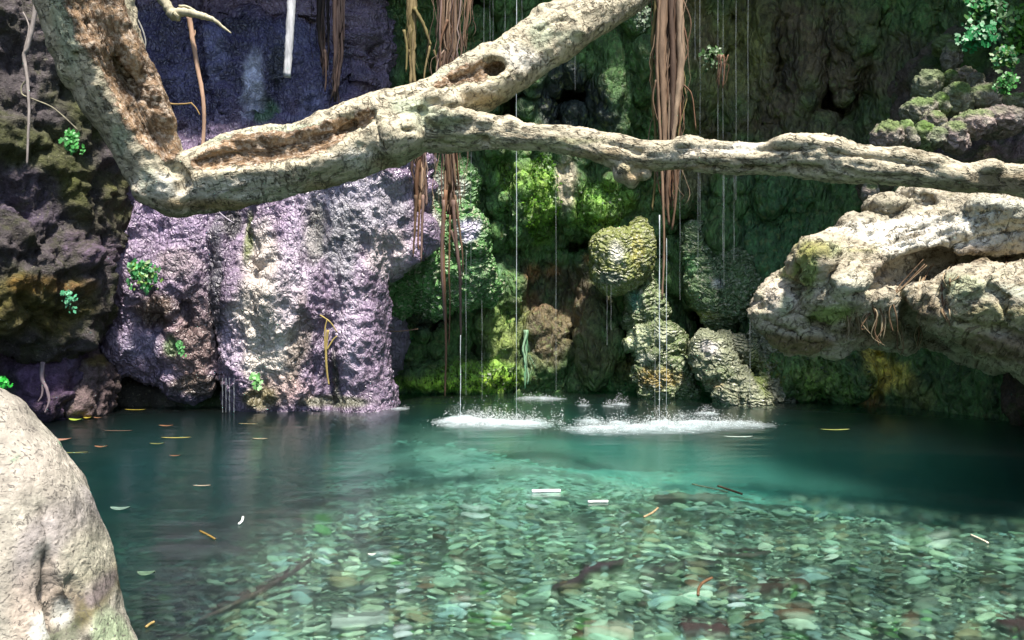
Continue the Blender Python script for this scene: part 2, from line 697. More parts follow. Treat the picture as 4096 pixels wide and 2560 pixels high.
M = {}
M['bark'] = bark_mat('fig_bark')
M['logwood'] = bark_mat('weathered_log_wood', 0.4, 1.0, (34.0, 26.0))
M['limbbark'] = bark_mat('furrowed_limb_bark', 0.5, 0.95, (11.0, 42.0))
M['purple'] = rock_mat('wet_purple_rock', (0.22, 0.62), cell=0.75, cellscale=24, fine=0.0036, contrast=0.55, spec=0.8, stretch=1.4)
M['dark'] = rock_mat('mossy_dark_rock', (0.6, 0.95), fine=0.012, speck=0.5, speckcol=(0.3, 0.28, 0.2), contrast=0.9, spec=0.3, tint=(0.05, 0.06, 0.008), tintamt=0.5)
M['cave'] = rock_mat('wet_cave_rock', (0.25, 0.7), cell=0.5, cellscale=11, fine=0.010, speck=0.55, speckcol=(0.17, 0.20, 0.07), speckthr=0.57, speckscale=16, contrast=1.2, spec=0.5, stretch=1.8)
M['roof'] = rock_mat('roof_rock', (0.6, 0.95), fine=0.02)
M['boulder'] = rock_mat('pale_boulder', (0.7, 0.95), cell=0.15, cellscale=34, fine=0.0018, speck=0.8, speckthr=0.565, speckscale=60, speckcol=(0.10, 0.09, 0.08), contrast=0.7, spec=0.25, tint=(0.33, 0.29, 0.25), tintamt=0.5)
M['mossrock'] = rock_mat('mossy_round_rock', (0.6, 0.95), cell=0.3, cellscale=16, fine=0.01, contrast=0.8, spec=0.3, tint=(0.06, 0.12, 0.015), tintamt=0.6)
M['tufa'] = rock_mat('tufa_rock', (0.2, 0.6), cell=0.35, cellscale=24, ripple=0.8, speck=0.75, speckcol=(0.42, 0.42, 0.30), speckthr=0.56, speckscale=24, fine=0.006, contrast=0.7, spec=0.7)
M['bed'] = rock_mat('pool_bed_sand', (0.8, 0.95), fine=0.006, contrast=0.5, spec=0.2)
M['stone'] = simple_mat('bed_stone', usecol=True, rough=0.6, noise=18, var=0.25, bump=0.003, spec=0.4)
M['root'] = simple_mat('root_fibre', usecol=True, rough=0.75, noise=30, var=0.45, bump=0.006, spec=0.3, stretch=(1, 1, 0.2))
M['leaf'] = simple_mat('green_leaf', usecol=True, rough=0.45, noise=20, var=0.3, bump=0, trans=0.3)
M['litter'] = simple_mat('fallen_leaf', usecol=True, rough=0.6, noise=30, var=0.35, bump=0.001)
M['sunk'] = simple_mat('sunken_wood', usecol=True, rough=0.7, noise=12, var=0.5, bump=0.012, stretch=(0.4, 1, 1))
M['water'] = water_mat()
M['stream'] = stream_mat('falling_water', 0.6)
M['mist'] = stream_mat('thin_falling_water', 0.14)
def spray_mat():
    m = NT('white_spray')
    v = m.n('ShaderNodeVolumePrincipled')
    v.inputs['Color'].default_value = (0.88, 0.94, 1, 1)
    v.inputs['Anisotropy'].default_value = 0.0
    n, _ = m.noise(m.vmath('MULTIPLY', m.obj(), (7, 16, 16)), 1.0, 3, 0.6)
    m.link(m.math('MULTIPLY', m.rng(n, 0.36, 0.66, 0.0, 1.0), 20.0), v.inputs['Density'])
    m.link(v.outputs[0], m.out.inputs['Volume'])
    return m.m


M['spray'] = spray_mat()
M['foam'] = simple_mat('white_foam', color=(0.9, 0.93, 0.97), rough=0.5, var=0.05, bump=0)


def paint(V, base, blobs, noise_amt=0.35, seed=0.0, nscale=3.0):
    """blobs: (xyz centre, (rx, ry, rz), colour, strength): colour patches with ragged edges"""
    C = np.tile(np.asarray(base, np.float32), (len(V), 1))
    nz = fbm(V * nscale + seed, 4, 0.55)
    for c, r, col, st in blobs:
        d = np.sqrt((((V - np.asarray(c)) / np.asarray(r)) ** 2).sum(1))
        w = sstep(1.0, 0.45, d + nz * noise_amt * 1.6) * st
        C = C * (1 - w[:, None]) + np.asarray(col, np.float32) * w[:, None]
    return C


def px2(blobs, yfn):
    """patches given by bearing: (px, py, rpx, rpy, colour, strength) on the surface at distance yfn"""
    out = []
    for px, py, rx, ry, col, st in blobs:
        Y = yfn
        out.append((at(px, py, Y), (rx / FPX * Y, 1.6, ry / FPX * Y), col, st))
    return out

# ------------------------------------------------------------------ the setting: bed, water, back wall, roof
def bed_z(x, y):
    z = -0.14 - 0.14 * sstep(3.4, 6.5, y) - 0.25 * sstep(-0.6, -2.6, x) * sstep(2.0, 4.0, y) - 0.3 * sstep(8.0, 9.0, y)
    z = z - 0.35 * sstep(1.3, 3.6, x + (y - 5.0) * 0.9) * sstep(3.6, 5.6, y)
    return z


def bed_shade(P):
    """painted shade over the left, right and far bed: 0..1"""
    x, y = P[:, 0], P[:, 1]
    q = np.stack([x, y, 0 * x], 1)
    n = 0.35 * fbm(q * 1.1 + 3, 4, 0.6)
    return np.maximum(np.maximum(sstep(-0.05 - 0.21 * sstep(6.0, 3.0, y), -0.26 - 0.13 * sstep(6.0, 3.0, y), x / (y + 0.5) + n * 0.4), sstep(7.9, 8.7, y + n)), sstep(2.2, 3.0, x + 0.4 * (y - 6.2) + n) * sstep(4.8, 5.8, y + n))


def make_bed():
    x = np.linspace(-6.5, 6.5, 400)
    y = np.linspace(-2.5, 11, 420)
    X, Y = np.meshgrid(x, y, indexing='ij')
    P = np.stack([X, Y, 0 * X], -1).reshape(-1, 3)
    Z = bed_z(P[:, 0], P[:, 1]) + 0.05 * fbm(P * 1.3, 3) + 0.012 * fbm(P * 7, 3)
    Z += 1.2 * sstep(0.9, -1.5, P[:, 1])
    P[:, 2] = Z
    i = np.arange(400 * 420).reshape(400, 420)
    Q = np.stack([i[:-1, :-1], i[1:, :-1], i[1:, 1:], i[:-1, 1:]], -1).reshape(-1, 4)
    dk = bed_shade(P)[:, None]
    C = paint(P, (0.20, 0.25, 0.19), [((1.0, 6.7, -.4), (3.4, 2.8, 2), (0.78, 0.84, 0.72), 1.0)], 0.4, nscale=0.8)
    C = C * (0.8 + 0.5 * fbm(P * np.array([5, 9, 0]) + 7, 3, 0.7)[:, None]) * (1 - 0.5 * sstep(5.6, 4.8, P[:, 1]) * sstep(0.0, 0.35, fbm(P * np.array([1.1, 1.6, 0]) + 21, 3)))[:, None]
    C = C * (1 - dk) + np.array((0.022, 0.026, 0.03)) * dk  # shade painted into the bed colour
    tag(obj('pool_bed', P, Q, M['bed'], C), kind='structure')
    # the land beyond the pool, to the horizon
    r = [7, 12, 30, 90, 250]
    n = 40
    V, q = [], []
    for k, rr in enumerate(r):
        for j in range(n):
            a = j / n * 2 * math.pi
            V.append((rr * math.cos(a), 3 + rr * math.sin(a), -0.9 if k == 0 else (0.6 if k == 1 else 1.0)))
    for k in range(len(r) - 1):
        for j in range(n):
            q.append((k * n + j, (k + 1) * n + j, (k + 1) * n + (j + 1) % n, k * n + (j + 1) % n))
    tag(obj('ground', V, np.array(q), M['bed'], np.tile((0.12, 0.13, 0.06), (len(V), 1))), kind='structure')


make_bed()

wv = np.array([(x, y, z) for x in (-6.3, 6.3) for y in (-0.9, 10.6) for z in (-1.7, 0.0)], np.float32)
wq = np.array([(0, 1, 3, 2), (4, 6, 7, 5), (0, 4, 5, 1), (2, 3, 7, 6), (1, 5, 7, 3), (0, 2, 6, 4)])
tag(obj('water', wv, wq, M['water'], smooth=False), kind='structure')


def n2(X, Z, sx, sz, seed, octv=4, ridged=False):
    p = np.stack([X.ravel() * sx, Z.ravel() * sz, np.full(X.size, seed)], 1)
    return fbm(p, octv, 0.5, ridged).reshape(X.shape)


def back_y(X, Z):
    y = 9.55 - 1.0 * sstep(1.9, 3.8, X) - 2.2 * sstep(3.7, 5.2, X)
    y = y - 0.10 * np.clip(Z - 2.6, 0, 9) ** 2 - 0.5 * sstep(1.7, 2.6, Z) * sstep(-1.6, -0.6, X) * sstep(2.6, 1.2, X) * 0.6
    y = y + 0.34 * n2(X, Z, 0.9, 0.5, 1.3, 3) + 0.22 * n2(X, Z, 2.6, 0.8, 5.1, 4, True) + 0.10 * n2(X, Z, 5.0, 3.0, 9.7, 3)
    return y


def backpt(px, py, off=0.0):
    Y = 9.2
    for _ in range(8):
        p = at(px, py, Y)
        Y = 0.5 * Y + 0.5 * float(back_y(np.array([[p[0]]]), np.array([[p[2]]]))[0, 0])
    return at(px, py, Y + off)


def pr(r, Y=9.2):
    return r / FPX * Y


f = Field((-2.9, 6.4, -0.9), (5.5, 10.9, 5.5), 0.027)
f.wall(back_y)
for px, py, rx, ry, dep, off in [
        (424, 312, 22, 30, 0.8, 0.15), (400, 330, 26, 14, 0.5, 0.2), (565, 108, 36, 42, 0.9, 0.2), (520, 120, 26, 40, 0.7, 0.2), (585, 245, 26, 12, 0.7, 0.1), (550, 285, 34, 40, 0.4, 0.1),
        (705, 322, 20, 22, 0.6, 0.2), (670, 396, 22, 9, 0.7, 0.1), (372, 60, 26, 60, 0.8, 0.3), (690, 250, 16, 40, 0.4, 0.1), (840, 95, 26, 40, 0.6, 0.2), (480, 350, 14, 40, 0.4, 0.1),
        (470, 40, 30, 50, 0.6, 0.2), (770, 90, 16, 35, 0.4, 0.1), (575, 350, 9, 40, 0.3, 0.0), (520, 370, 7, 26, 0.3, 0)]:
    f.ell(backpt(px, py, off - 0.1), (pr(rx), dep, pr(ry)), 0.15, True)
for px, py, rx, ry, dep, off in [
        (541, 190, 18, 44, 0.2, 0.0), (564, 185, 15, 36, 0.18, 0.0), (602, 205, 24, 26, 0.16, 0.0), (520, 205, 14, 40, 0.25, 0), (612, 90, 18, 60, 0.45, 0.1), (640, 60, 16, 44, 0.4, 0.1),
        (398, 60, 14, 60, 0.5, 0.2), (700, 80, 20, 60, 0.4, 0.1), (733, 110, 14, 50, 0.35, 0.1), (760, 45, 12, 60, 0.35, 0.1), (800, 50, 14, 70, 0.35, 0.1), (850, 30, 20, 50, 0.4, 0.1),
        (500, 290, 22, 26, 0.3, 0.0), (505, 345, 12, 34, 0.25, 0.0), (545, 350, 18, 44, 0.25, 0.05), (595, 345, 16, 44, 0.25, 0.0), (470, 375, 40, 16, 0.25, 0.0), (430, 375, 30, 14, 0.3, 0.0),
        (770, 270, 30, 60, 0.3, 0.1), (800, 370, 40, 26, 0.4, 0.0), (845, 375, 26, 26, 0.4, 0.1), (490, 320, 12, 16, 0.25, 0.0), (715, 240, 14, 22, 0.3, 0.0)]:
    f.ell(backpt(px, py, off), (pr(rx), dep, pr(ry)), 0.12)
LUMPS = []
for _ in range(330):
    px, py = RS.uniform(385, 860), RS.uniform(20, 392)
    if 510 < px < 604 and 230 < py < 325 or px < 520 and py > 350:
        continue
    if 690 < px and py < 330 and RS.uniform() < .6:
        continue
    r = RS.uniform(4, 13)
    c = backpt(px, py, RS.uniform(-.02, .08))
    f.ell(c, (pr(r), RS.uniform(.08, .24), pr(r * RS.uniform(.8, 2.2))), 0.06)
    LUMPS.append((c, pr(r) * 1.1, RS.randint(6)))
V, Q = f.mesh(1)
N = normals(V, Q)
st = np.array([1, 1, 0.55])
w1, w2, _ = worley(V * st * 5.5 + 0.25 * perlin(V * 4)[:, None])
dr = fbm(np.stack([V[:, 0] * 4.5, V[:, 1] * 4.5, V[:, 2] * 0.9], 1) + 0.5 * fbm(V * 2, 2)[:, None], 4, 0.55, True)
V = V + N * (0.09 * dr + 0.07 * fbm(V * st * 2.3 + 3, 4) + 0.045 * fbm(V * st * 7 + 8, 4, 0.6, True) + 0.05 * (sstep(0, 0.45, w2 - w1) - 0.6))[:, None]
V = relax(V, Q, 0.3)
GREEN, DKGREEN, BROWN, LIME, OLIVE, BLACK, RUST, SAND = (0.055, 0.14, 0.03), (0.034, 0.072, 0.02), (0.085, 0.06, 0.032), (0.10, 0.18, 0.022), (0.10, 0.11, 0.03), (0.015, 0.02, 0.02), (0.17, 0.085, 0.03), (0.24, 0.21, 0.15)
TEAL = (0.045, 0.10, 0.045)
C = paint(V, DKGREEN, px2([
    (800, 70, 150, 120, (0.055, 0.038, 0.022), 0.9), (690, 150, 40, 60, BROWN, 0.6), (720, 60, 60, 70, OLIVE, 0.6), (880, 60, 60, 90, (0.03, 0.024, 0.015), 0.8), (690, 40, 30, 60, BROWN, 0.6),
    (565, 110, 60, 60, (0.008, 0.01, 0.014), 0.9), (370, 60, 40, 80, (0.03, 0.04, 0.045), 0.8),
    (541, 195, 32, 50, LIME, 0.95), (600, 205, 44, 34, (0.10, 0.2, 0.03), 0.9), (565, 185, 16, 40, SAND, 0.95), (505, 215, 30, 60, (0.05, 0.11, 0.03), 0.7), (510, 175, 14, 20, LIME, 0.7),
    (480, 280, 40, 50, TEAL, 0.7), (560, 280, 60, 34, (0.035, 0.024, 0.014), 0.85), (535, 272, 12, 14, RUST, 0.7), (556, 268, 12, 10, RUST, 0.7), (592, 258, 10, 9, (0.26, 0.16, 0.05), 0.8), (535, 300, 10, 16, RUST, 0.5), (560, 330, 70, 60, (0.055, 0.035, 0.02), 0.85), (505, 330, 30, 50, (0.10, 0.13, 0.03), 0.7),
    (470, 375, 60, 18, (0.10, 0.2, 0.02), 0.9), (415, 385, 50, 10, LIME, 0.9), (470, 386, 80, 12, (0.20, 0.32, 0.03), 0.95), (425, 310, 26, 40, BLACK, 0.8),
    (770, 250, 60, 90, (0.022, 0.06, 0.022), 0.9), (800, 370, 40, 34, (0.10, 0.16, 0.03), 0.9), (845, 365, 30, 40, (0.42, 0.32, 0.05), 0.95), (840, 395, 18, 12, RUST, 0.8), (880, 390, 40, 30, OLIVE, 0.9), (660, 70, 24, 60, (0.06, 0.10, 0.05), 0.5),
    (660, 370, 60, 24, (0.11, 0.075, 0.02), 0.7), (590, 360, 40, 40, (0.05, 0.06, 0.02), 0.6)], 9.2), 0.4, nscale=2.2)
LC_ = [(0.05, 0.13, 0.025), (0.11, 0.14, 0.025), (0.06, 0.045, 0.025), (0.09, 0.12, 0.06), (0.16, 0.15, 0.09), (0.02, 0.025, 0.015)]
for c, r, q in LUMPS:
    w = sstep(1.3, 0.6, np.linalg.norm(V - c, axis=1) / r + 0.3 * perlin(V * 9)) * 0.65
    C = C * (1 - w[:, None]) + np.array(LC_[q], np.float32) * w[:, None]
C = np.clip(C * 2.0, 0, 0.7)
tag(obj('cave_wall', V, Q, M['cave'], C), 'dark green and brown dripping cave wall behind the pool', 'rock wall', kind='structure')
BACKV, BACKN = V, normals(V, Q)

# unseen overhang added above the frame, edge shaped to shade the grotto's back
f = Field((-9, 3.6, 4.7), (9, 12, 7.0), 0.14)
X, Z = np.meshgrid(f.ax[0], f.ax[1], indexing='ij')
edge = 6.6 + 0.75 * sstep(-1.1, -0.3, X) - 0.6 * sstep(0.8, 1.8, X) + 0.9 * np.exp(-((X - 2.3) / 0.7) ** 2) - 1.0 * sstep(2.6, 4.6, X) - 1.0 * sstep(-3.6, -5.5, X) + 0.5 * n2(X, Z, 0.8, 0.8, 2.2, 3)
low = 5.15 - 0.25 * n2(X, Z, 0.7, 0.7, 7.7, 3) + 0.25 * sstep(1.5, 0.0, Z - edge)
zz = f.ax[2][None, None, :]
f.put((slice(None),) * 3, np.maximum(np.maximum((edge - Z)[:, :, None] + 0 * zz, low[:, :, None] - zz), zz - 6.7), 0, False)
for sun_hole, rr in [((0.30, 9.1, 2.35), .50), ((0.95, 9.1, 2.25), .36), ((-0.6, 8.9, 1.7), .28), ((1.3, 9.0, 1.0), .3)]:      # holes added along the sun's direction to light the moss and tufa
    f.cap(np.array(sun_hole) + np.array(SUNV) * 2.2, np.array(sun_hole) + np.array(SUNV) * 6.5, rr, rr * 1.1, 0.1, True)
V, Q = f.mesh(1)
tag(obj('shade_roof', V, Q, M['roof'], np.tile((0.07, 0.07, 0.045), (len(V), 1))), kind='structure')

# unseen side walls added left and right of the frame to cut skylight
for sg in (-1, 1):
    yy, zz_ = np.meshgrid(np.linspace(-5, 7, 60), np.linspace(-1, 7.5, 44), indexing='ij')
    P = np.stack([0 * yy, yy, zz_], -1).reshape(-1, 3)
    P[:, 0] = sg * (5.6 + 0.35 * np.clip(3 - P[:, 1], 0, 9) - 0.12 * P[:, 2] + 0.6 * fbm(P * 0.7 + sg, 4))
    i = np.arange(60 * 44).reshape(60, 44)
    Q = np.stack([i[:-1, :-1], i[1:, :-1], i[1:, 1:], i[:-1, 1:]], -1).reshape(-1, 4)
    tag(obj('sky_block_wall', P, Q, M['roof'], np.tile((0.07, 0.075, 0.045), (len(P), 1))), kind='structure')

# ------------------------------------------------------------------ purple face with its curtain of columns
f = Field((-4.75, 7.0, -0.5), (-0.35, 9.3, 4.7), 0.0165)
def pur_y(X, Z):
    y = 8.62 - 0.5 * sstep(0.2, 0.6, Z) * sstep(2.4, 1.6, Z) + 0.10 * Z * 0.4
    y = y + 1.3 * sstep(-1.75, -1.2, X) + 0.16 * n2(X, Z, 1.4, 0.5, 3.3, 4) + 0.12 * n2(X, Z, 3.5, 1.0, 6.6, 3, True)
    return y
f.wall(pur_y)
for pts, k in [
        ([(112, 205, 8.25, .16), (110, 290, 8.2, .24), (113, 352, 8.2, .16)], .12), ([(150, 195, 8.4, .4), (152, 280, 8.3, .44), (150, 352, 8.25, .28)], .2),
        ([(196, 185, 8.4, .42), (194, 290, 8.28, .42), (192, 368, 8.2, .26)], .2), ([(246, 170, 8.35, .36), (258, 290, 8.22, .40), (264, 396, 8.2, .30)], .14),
        ([(286, 165, 8.35, .36), (284, 300, 8.15, .36), (292, 402, 8.15, .24)], .16), ([(322, 165, 8.35, .3), (318, 290, 8.2, .26), (318, 410, 8.2, .17)], .12),
        ([(354, 160, 8.4, .34), (352, 270, 8.22, .24), (364, 412, 8.2, .25)], .14), ([(388, 165, 8.5, .36), (378, 240, 8.35, .27)], .14), ([(352, 330, 8.15, .15), (360, 420, 8.15, .17)], .1),
        ([(232, 60, 8.5, .2), (250, 150, 8.4, .16)], .15), ([(250, 40, 8.5, .14), (258, 140, 8.45, .17)], .12), ([(150, 20, 8.6, .35), (190, 130, 8.5, .3)], .2), ([(290, 60, 8.7, .25), (300, 130, 8.6, .25)], .2),
        ([(150, 345, 8.2, .2), (160, 372, 8.2, .09)], .1), ([(122, 345, 8.1, .18), (120, 366, 8.1, .07)], .08), ([(180, 350, 8.15, .2), (192, 380, 8.15, .10)], .1)]:
    f.chain([(at(a, b, c), r) for a, b, c, r in pts], k)
for px, py, Y, r in [(402, 215, 8.4, .2), (398, 243, 8.3, .19), (386, 262, 8.3, .13), (418, 232, 8.4, .17), (172, 305, 8.0, .16), (148, 310, 8.0, .12), (135, 300, 7.98, .1), (410, 192, 8.5, .2)]:
    f.ell(at(px, py, Y), (r, r, r * 1.15), 0.08)
# fissures, the wet channel and the hollow above the water
f.chain([(at(226, 215, 7.92), .07), (at(228, 260, 7.85), .05), (at(224, 330, 7.8), .05)], 0.06, True)
f.chain([(at(236, 205, 7.9), .13), (at(238, 232, 7.9), .07)], 0.06, True)
f.chain([(at(338, 345, 7.95), .03), (at(338, 372, 7.95), .06), (at(337, 420, 7.95), .09)], 0.05, True)
f.ell(at(162, 325, 7.92), (.14, .2, .16), 0.06, True)
f.ell(at(184, 318, 7.85), (.07, .15, .2), 0.06, True)
f.chain([(at(240, 212, 7.95), .05), (at(256, 250, 7.85), .06), (at(262, 290, 7.85), .05)], 0.05, True)
f.cap(at(205, 400, 8.5), at(90, 395, 8.6), .24, .3, 0.1, True)
V, Q = f.mesh(1)
N = normals(V, Q)
st = np.array([1, 1, 0.75])
wp = V + 0.03 * np.stack([perlin(V * 9 + k * 31) for k in range(3)], 1)
w1, w2, wid = worley(wp * np.array([1, 1, 0.6]) * 12)
v1, v2, _ = worley(wp * st * 22 + 50)
low = fbm(V * 1.1 + 40, 2)
V = V + N * (sstep(2.0, 2.6, V[:, 2]) * (0.17 * fbm(V * np.array([2.4, 2.4, 1.2]) + 61, 4, 0.6, True) + 0.06 * fbm(V * np.array([7, 7, 4]) + 31, 3, 0.6, True)))[:, None]
amp = 0.6 + 0.6 * sstep(-0.3, 0.4, low)
gl = np.stack([V[:, 0] * 2.6, V[:, 1] * 2.6, V[:, 2] * 0.8], 1)
rdg = fbm(gl + 0.5 * fbm(V * 2, 2)[:, None], 3, 0.55, True)
brk = fbm(V * 1.9 + 77, 4, 0.6)
gl2 = np.stack([V[:, 0] * 7, V[:, 1] * 7, V[:, 2] * 1.7], 1)
rd2 = fbm(gl2 + 0.6 * fbm(V * 3, 2)[:, None], 3, 0.6, True)
V = V + N * (0.11 * fbm(V * st * 1.7, 3) + 0.10 * rdg + 0.045 * rd2 + 0.05 * np.sign(brk) * np.abs(brk) ** 0.6 + 0.035 * fbm(V * st * 6 + 5, 4, 0.6) + amp * (0.013 * (sstep(0, 0.42, w2 - w1) - 0.6) + 0.016 * (sstep(0, 0.42, v2 - v1) - 0.5)))[:, None]
V = relax(V, Q, 0.12)
PUR, LIL, CREAM, VIO, PBROWN, PGREY = (0.19, 0.145, 0.205), (0.34, 0.285, 0.36), (0.68, 0.63, 0.53), (0.05, 0.05, 0.11), (0.10, 0.065, 0.038), (0.25, 0.25, 0.265)
C = paint(V, PUR, px2([
    (200, 60, 190, 90, VIO, 0.92), (300, 60, 70, 80, (0.08, 0.08, 0.16), 0.7), (112, 240, 18, 80, (0.18, 0.11, 0.30), 0.85),
    (360, 210, 60, 50, PGREY, 0.75), (330, 190, 60, 30, (0.29, 0.27, 0.33), 0.6), (350, 320, 24, 90, (0.37, 0.315, 0.39), 0.8), (305, 250, 20, 70, LIL, 0.7),
    (278, 325, 44, 80, CREAM, 0.95), (268, 262, 26, 60, (0.46, 0.42, 0.36), 0.9), (300, 290, 20, 60, (0.36, 0.31, 0.37), 0.7), (290, 385, 34, 20, (0.42, 0.30, 0.26), 0.7), (240, 345, 18, 34, LIL, 0.8), (180, 215, 70, 40, (0.27, 0.21, 0.31), 0.6),
    (162, 310, 30, 26, PBROWN, 0.9), (150, 345, 34, 18, (0.28, 0.25, 0.36), 0.7), (196, 350, 34, 40, (0.22, 0.14, 0.11), 0.75), (224, 275, 14, 84, (0.05, 0.05, 0.06), 0.9), (237, 225, 12, 26, (0.03, 0.03, 0.03), 0.9), (255, 240, 7, 34, (0.09, 0.12, 0.02), 0.85),
    (265, 395, 26, 16, (0.13, 0.12, 0.03), 0.8), (200, 385, 40, 14, (0.08, 0.06, 0.03), 0.8), (300, 355, 12, 40, (0.20, 0.16, 0.10), 0.6), (345, 400, 50, 8, (0.10, 0.12, 0.04), 0.7), (190, 265, 30, 20, (0.25, 0.2, 0.2), 0.6),
    (250, 85, 14, 44, (0.50, 0.54, 0.64), 0.85), (265, 110, 12, 20, (0.05, 0.13, 0.05), 0.8), (215, 50, 16, 40, (0.16, 0.17, 0.30), 0.7), (305, 100, 14, 30, (0.20, 0.21, 0.34), 0.7), (180, 75, 16, 26, (0.13, 0.13, 0.24), 0.7), (290, 30, 14, 24, (0.14, 0.14, 0.24), 0.7), (275, 60, 12, 30, (0.03, 0.035, 0.04), 0.8), (230, 15, 30, 14, (0.03, 0.03, 0.05), 0.7), (390, 250, 30, 30, (0.42, 0.37, 0.36), 0.8), (180, 345, 9, 14, (0.06, 0.14, 0.03), 0.8), (205, 330, 20, 60, (0.12, 0.085, 0.075), 0.7), (135, 330, 20, 26, (0.16, 0.13, 0.19), 0.6), (310, 330, 10, 50, (0.13, 0.10, 0.08), 0.7), (337, 375, 7, 40, (0.03, 0.035, 0.02), 0.9), (318, 230, 14, 40, (0.13, 0.14, 0.10), 0.7), (345, 240, 20, 60, (0.22, 0.23, 0.24), 0.7)], 8.05), 0.32, seed=5, nscale=2.6)  # pale blue streaks high on the wall are painted wet glints
C = np.clip(C * np.array((1.1, 1.07, 1.12)) * (0.8 + 0.35 * (_g[wid, 1:2] * 0.5 + 0.5)), 0, 0.85)
C = np.concatenate([C, (1 - 0.72 * sstep(1.9, 2.5, V[:, 2] + 0.25 * perlin(V * 2)))[:, None]], 1)
tag(obj('cliff', V, Q, M['purple'], C), 'wet purple and lilac rock face of ribbed columns behind the bent trunk', 'cliff')

# ------------------------------------------------------------------ the dark mossy mass on the left and the rocks below it
def rock(name, label, cat, ells, h, mat, base, blobs=(), Yb=None, cuts=(), disp=(0.1, 0.05, 0.0), sc=1.0, k=0.12, group=None, noise_amt=0.4, cell=0.0, cellsc=9, zmin=None, chains=(), kind=None, crack=0.0, cracksc=2.0, smooth=1, keep_seed=0, lumps=0, hblobs=(), drape=0.0, back=0.0, gain=1.0):
    if back:
        ells = [(np.asarray(e[0]) * (1 + back / e[0][1]) - np.array([0, 0, EYE * back / e[0][1]]), np.asarray(e[1]) * np.array([1.05, 0.8, 1.05]), *e[2:]) for e in ells]
    pts = np.array([np.asarray(e[0]) - e[1] for e in ells] + [np.asarray(e[0]) + e[1] for e in ells])
    lo, hi = pts.min(0) - 0.3 * max(0.4, sc), pts.max(0) + 0.3 * max(0.4, sc)
    if zmin is not None:
        lo[2] = max(lo[2], zmin)
    f = Field(lo, hi, h)
    for e in ells:
        f.ell(e[0], e[1], k, rot=e[2] if len(e) > 2 else 0.0)
    for e in ells:
        for _ in range(lumps):
            d = RS.normal(size=3)
            d[1] = -abs(d[1])
            d /= np.linalg.norm(d)
            q = RS.uniform(.16, .42)
            f.ell(np.asarray(e[0]) + d * e[1] * RS.uniform(.75, 1.0), np.asarray(e[1]) * q * np.array([1, 1, RS.uniform(.7, 1.6)]), 0.02)
    for ch in chains:
        f.groove(ch, 0.02)
    hb = []
    for px, py, rx, ry, col, st in hblobs:
        Y = f.hit(px, py, None)
        if Y:
            hb.append((at(px, py, Y), (rx / FPX * Y, 0.5, ry / FPX * Y), col, st))
    for e in cuts:
        f.ell(e[0], e[1], k * 0.6, True)
    V, Q = f.mesh(smooth)
    N = normals(V, Q)
    d = disp[0] * fbm(V * 1.7 / sc + keep_seed, 3) + disp[1] * fbm(V * 5.5 / sc + 4 + keep_seed, 4, 0.55) + disp[2] * fbm(V * 14 / sc + 9, 3, 0.6, True)
    if drape:
        d = d + drape * fbm(np.stack([V[:, 0] * 9, V[:, 1] * 9, V[:, 2] * 2.2], 1) + 0.7 * fbm(V * 3, 2)[:, None], 4, 0.6, True) + drape * 0.5 * fbm(np.stack([V[:, 0] * 3, V[:, 1] * 3, V[:, 2] * 11 + 2 * perlin(V * 2.5)], 1), 3, 0.5, True)
    if cell:
        w1, w2, _ = worley((V + 0.04 * perlin(V * 7)[:, None]) * cellsc)
        d = d + cell * (sstep(0, 0.5, w2 - w1) - 0.6)
    if crack:
        w1, w2, _ = worley((V + 0.22 * np.stack([perlin(V * 2.1 + 9 * q) for q in range(3)], 1)) * cracksc + keep_seed)
        d = d - crack * sstep(0.22, 0.0, w2 - w1) + crack * 0.5 * (w2 - w1)
    V = V + N * d[:, None]
    C = paint(V, base, list(blobs) + hb, noise_amt, seed=keep_seed, nscale=2.5 / sc)
    C = np.clip(C * gain, 0, 0.75)
    return tag(obj(name, V, Q, mat, C), label, cat, group, kind)


def E(px, py, Y, rx, ry, rz, rot=0.0):
    return (at(px, py, Y), np.array([rx / FPX * Y, ry, rz / FPX * Y]), rot)


rock('mossy_rock', 'huge dark fissured mossy rock rising beside the bent trunk on the left', 'rock', [
    E(-40, 40, 7.6, 150, 1.2, 130), E(40, 150, 7.5, 60, .9, 90), E(30, 265, 7.3, 55, .9, 75), E(-60, 230, 7.2, 90, 1.0, 120), E(75, 200, 7.6, 30, .6, 45), E(20, 310, 7.2, 50, .7, 32), E(60, 100, 7.7, 55, .6, 60), E(-50, -120, 7.8, 150, 1.4, 120), E(62, 300, 7.4, 24, .5, 40), E(80, 150, 7.7, 34, .6, 40)], 0.026, M['dark'],
    (0.05, 0.042, 0.045), px2([(30, 160, 60, 60, (0.045, 0.05, 0.014), 0.8), (30, 310, 60, 36, (0.07, 0.06, 0.012), 0.85), (70, 190, 40, 60, (0.06, 0.06, 0.015), 0.6), (10, 200, 40, 40, (0.06, 0.045, 0.07), 0.8), (90, 220, 30, 34, (0.09, 0.06, 0.10), 0.7), (60, 245, 30, 24, (0.09, 0.06, 0.10), 0.7), (45, 285, 24, 14, (0.16, 0.09, 0.02), 0.7), (60, 90, 40, 40, (0.05, 0.055, 0.015), 0.8)], 6.7), disp=(0.26, 0.16, 0.045), crack=0.05, cracksc=1.6, k=0.3, gain=1.45)
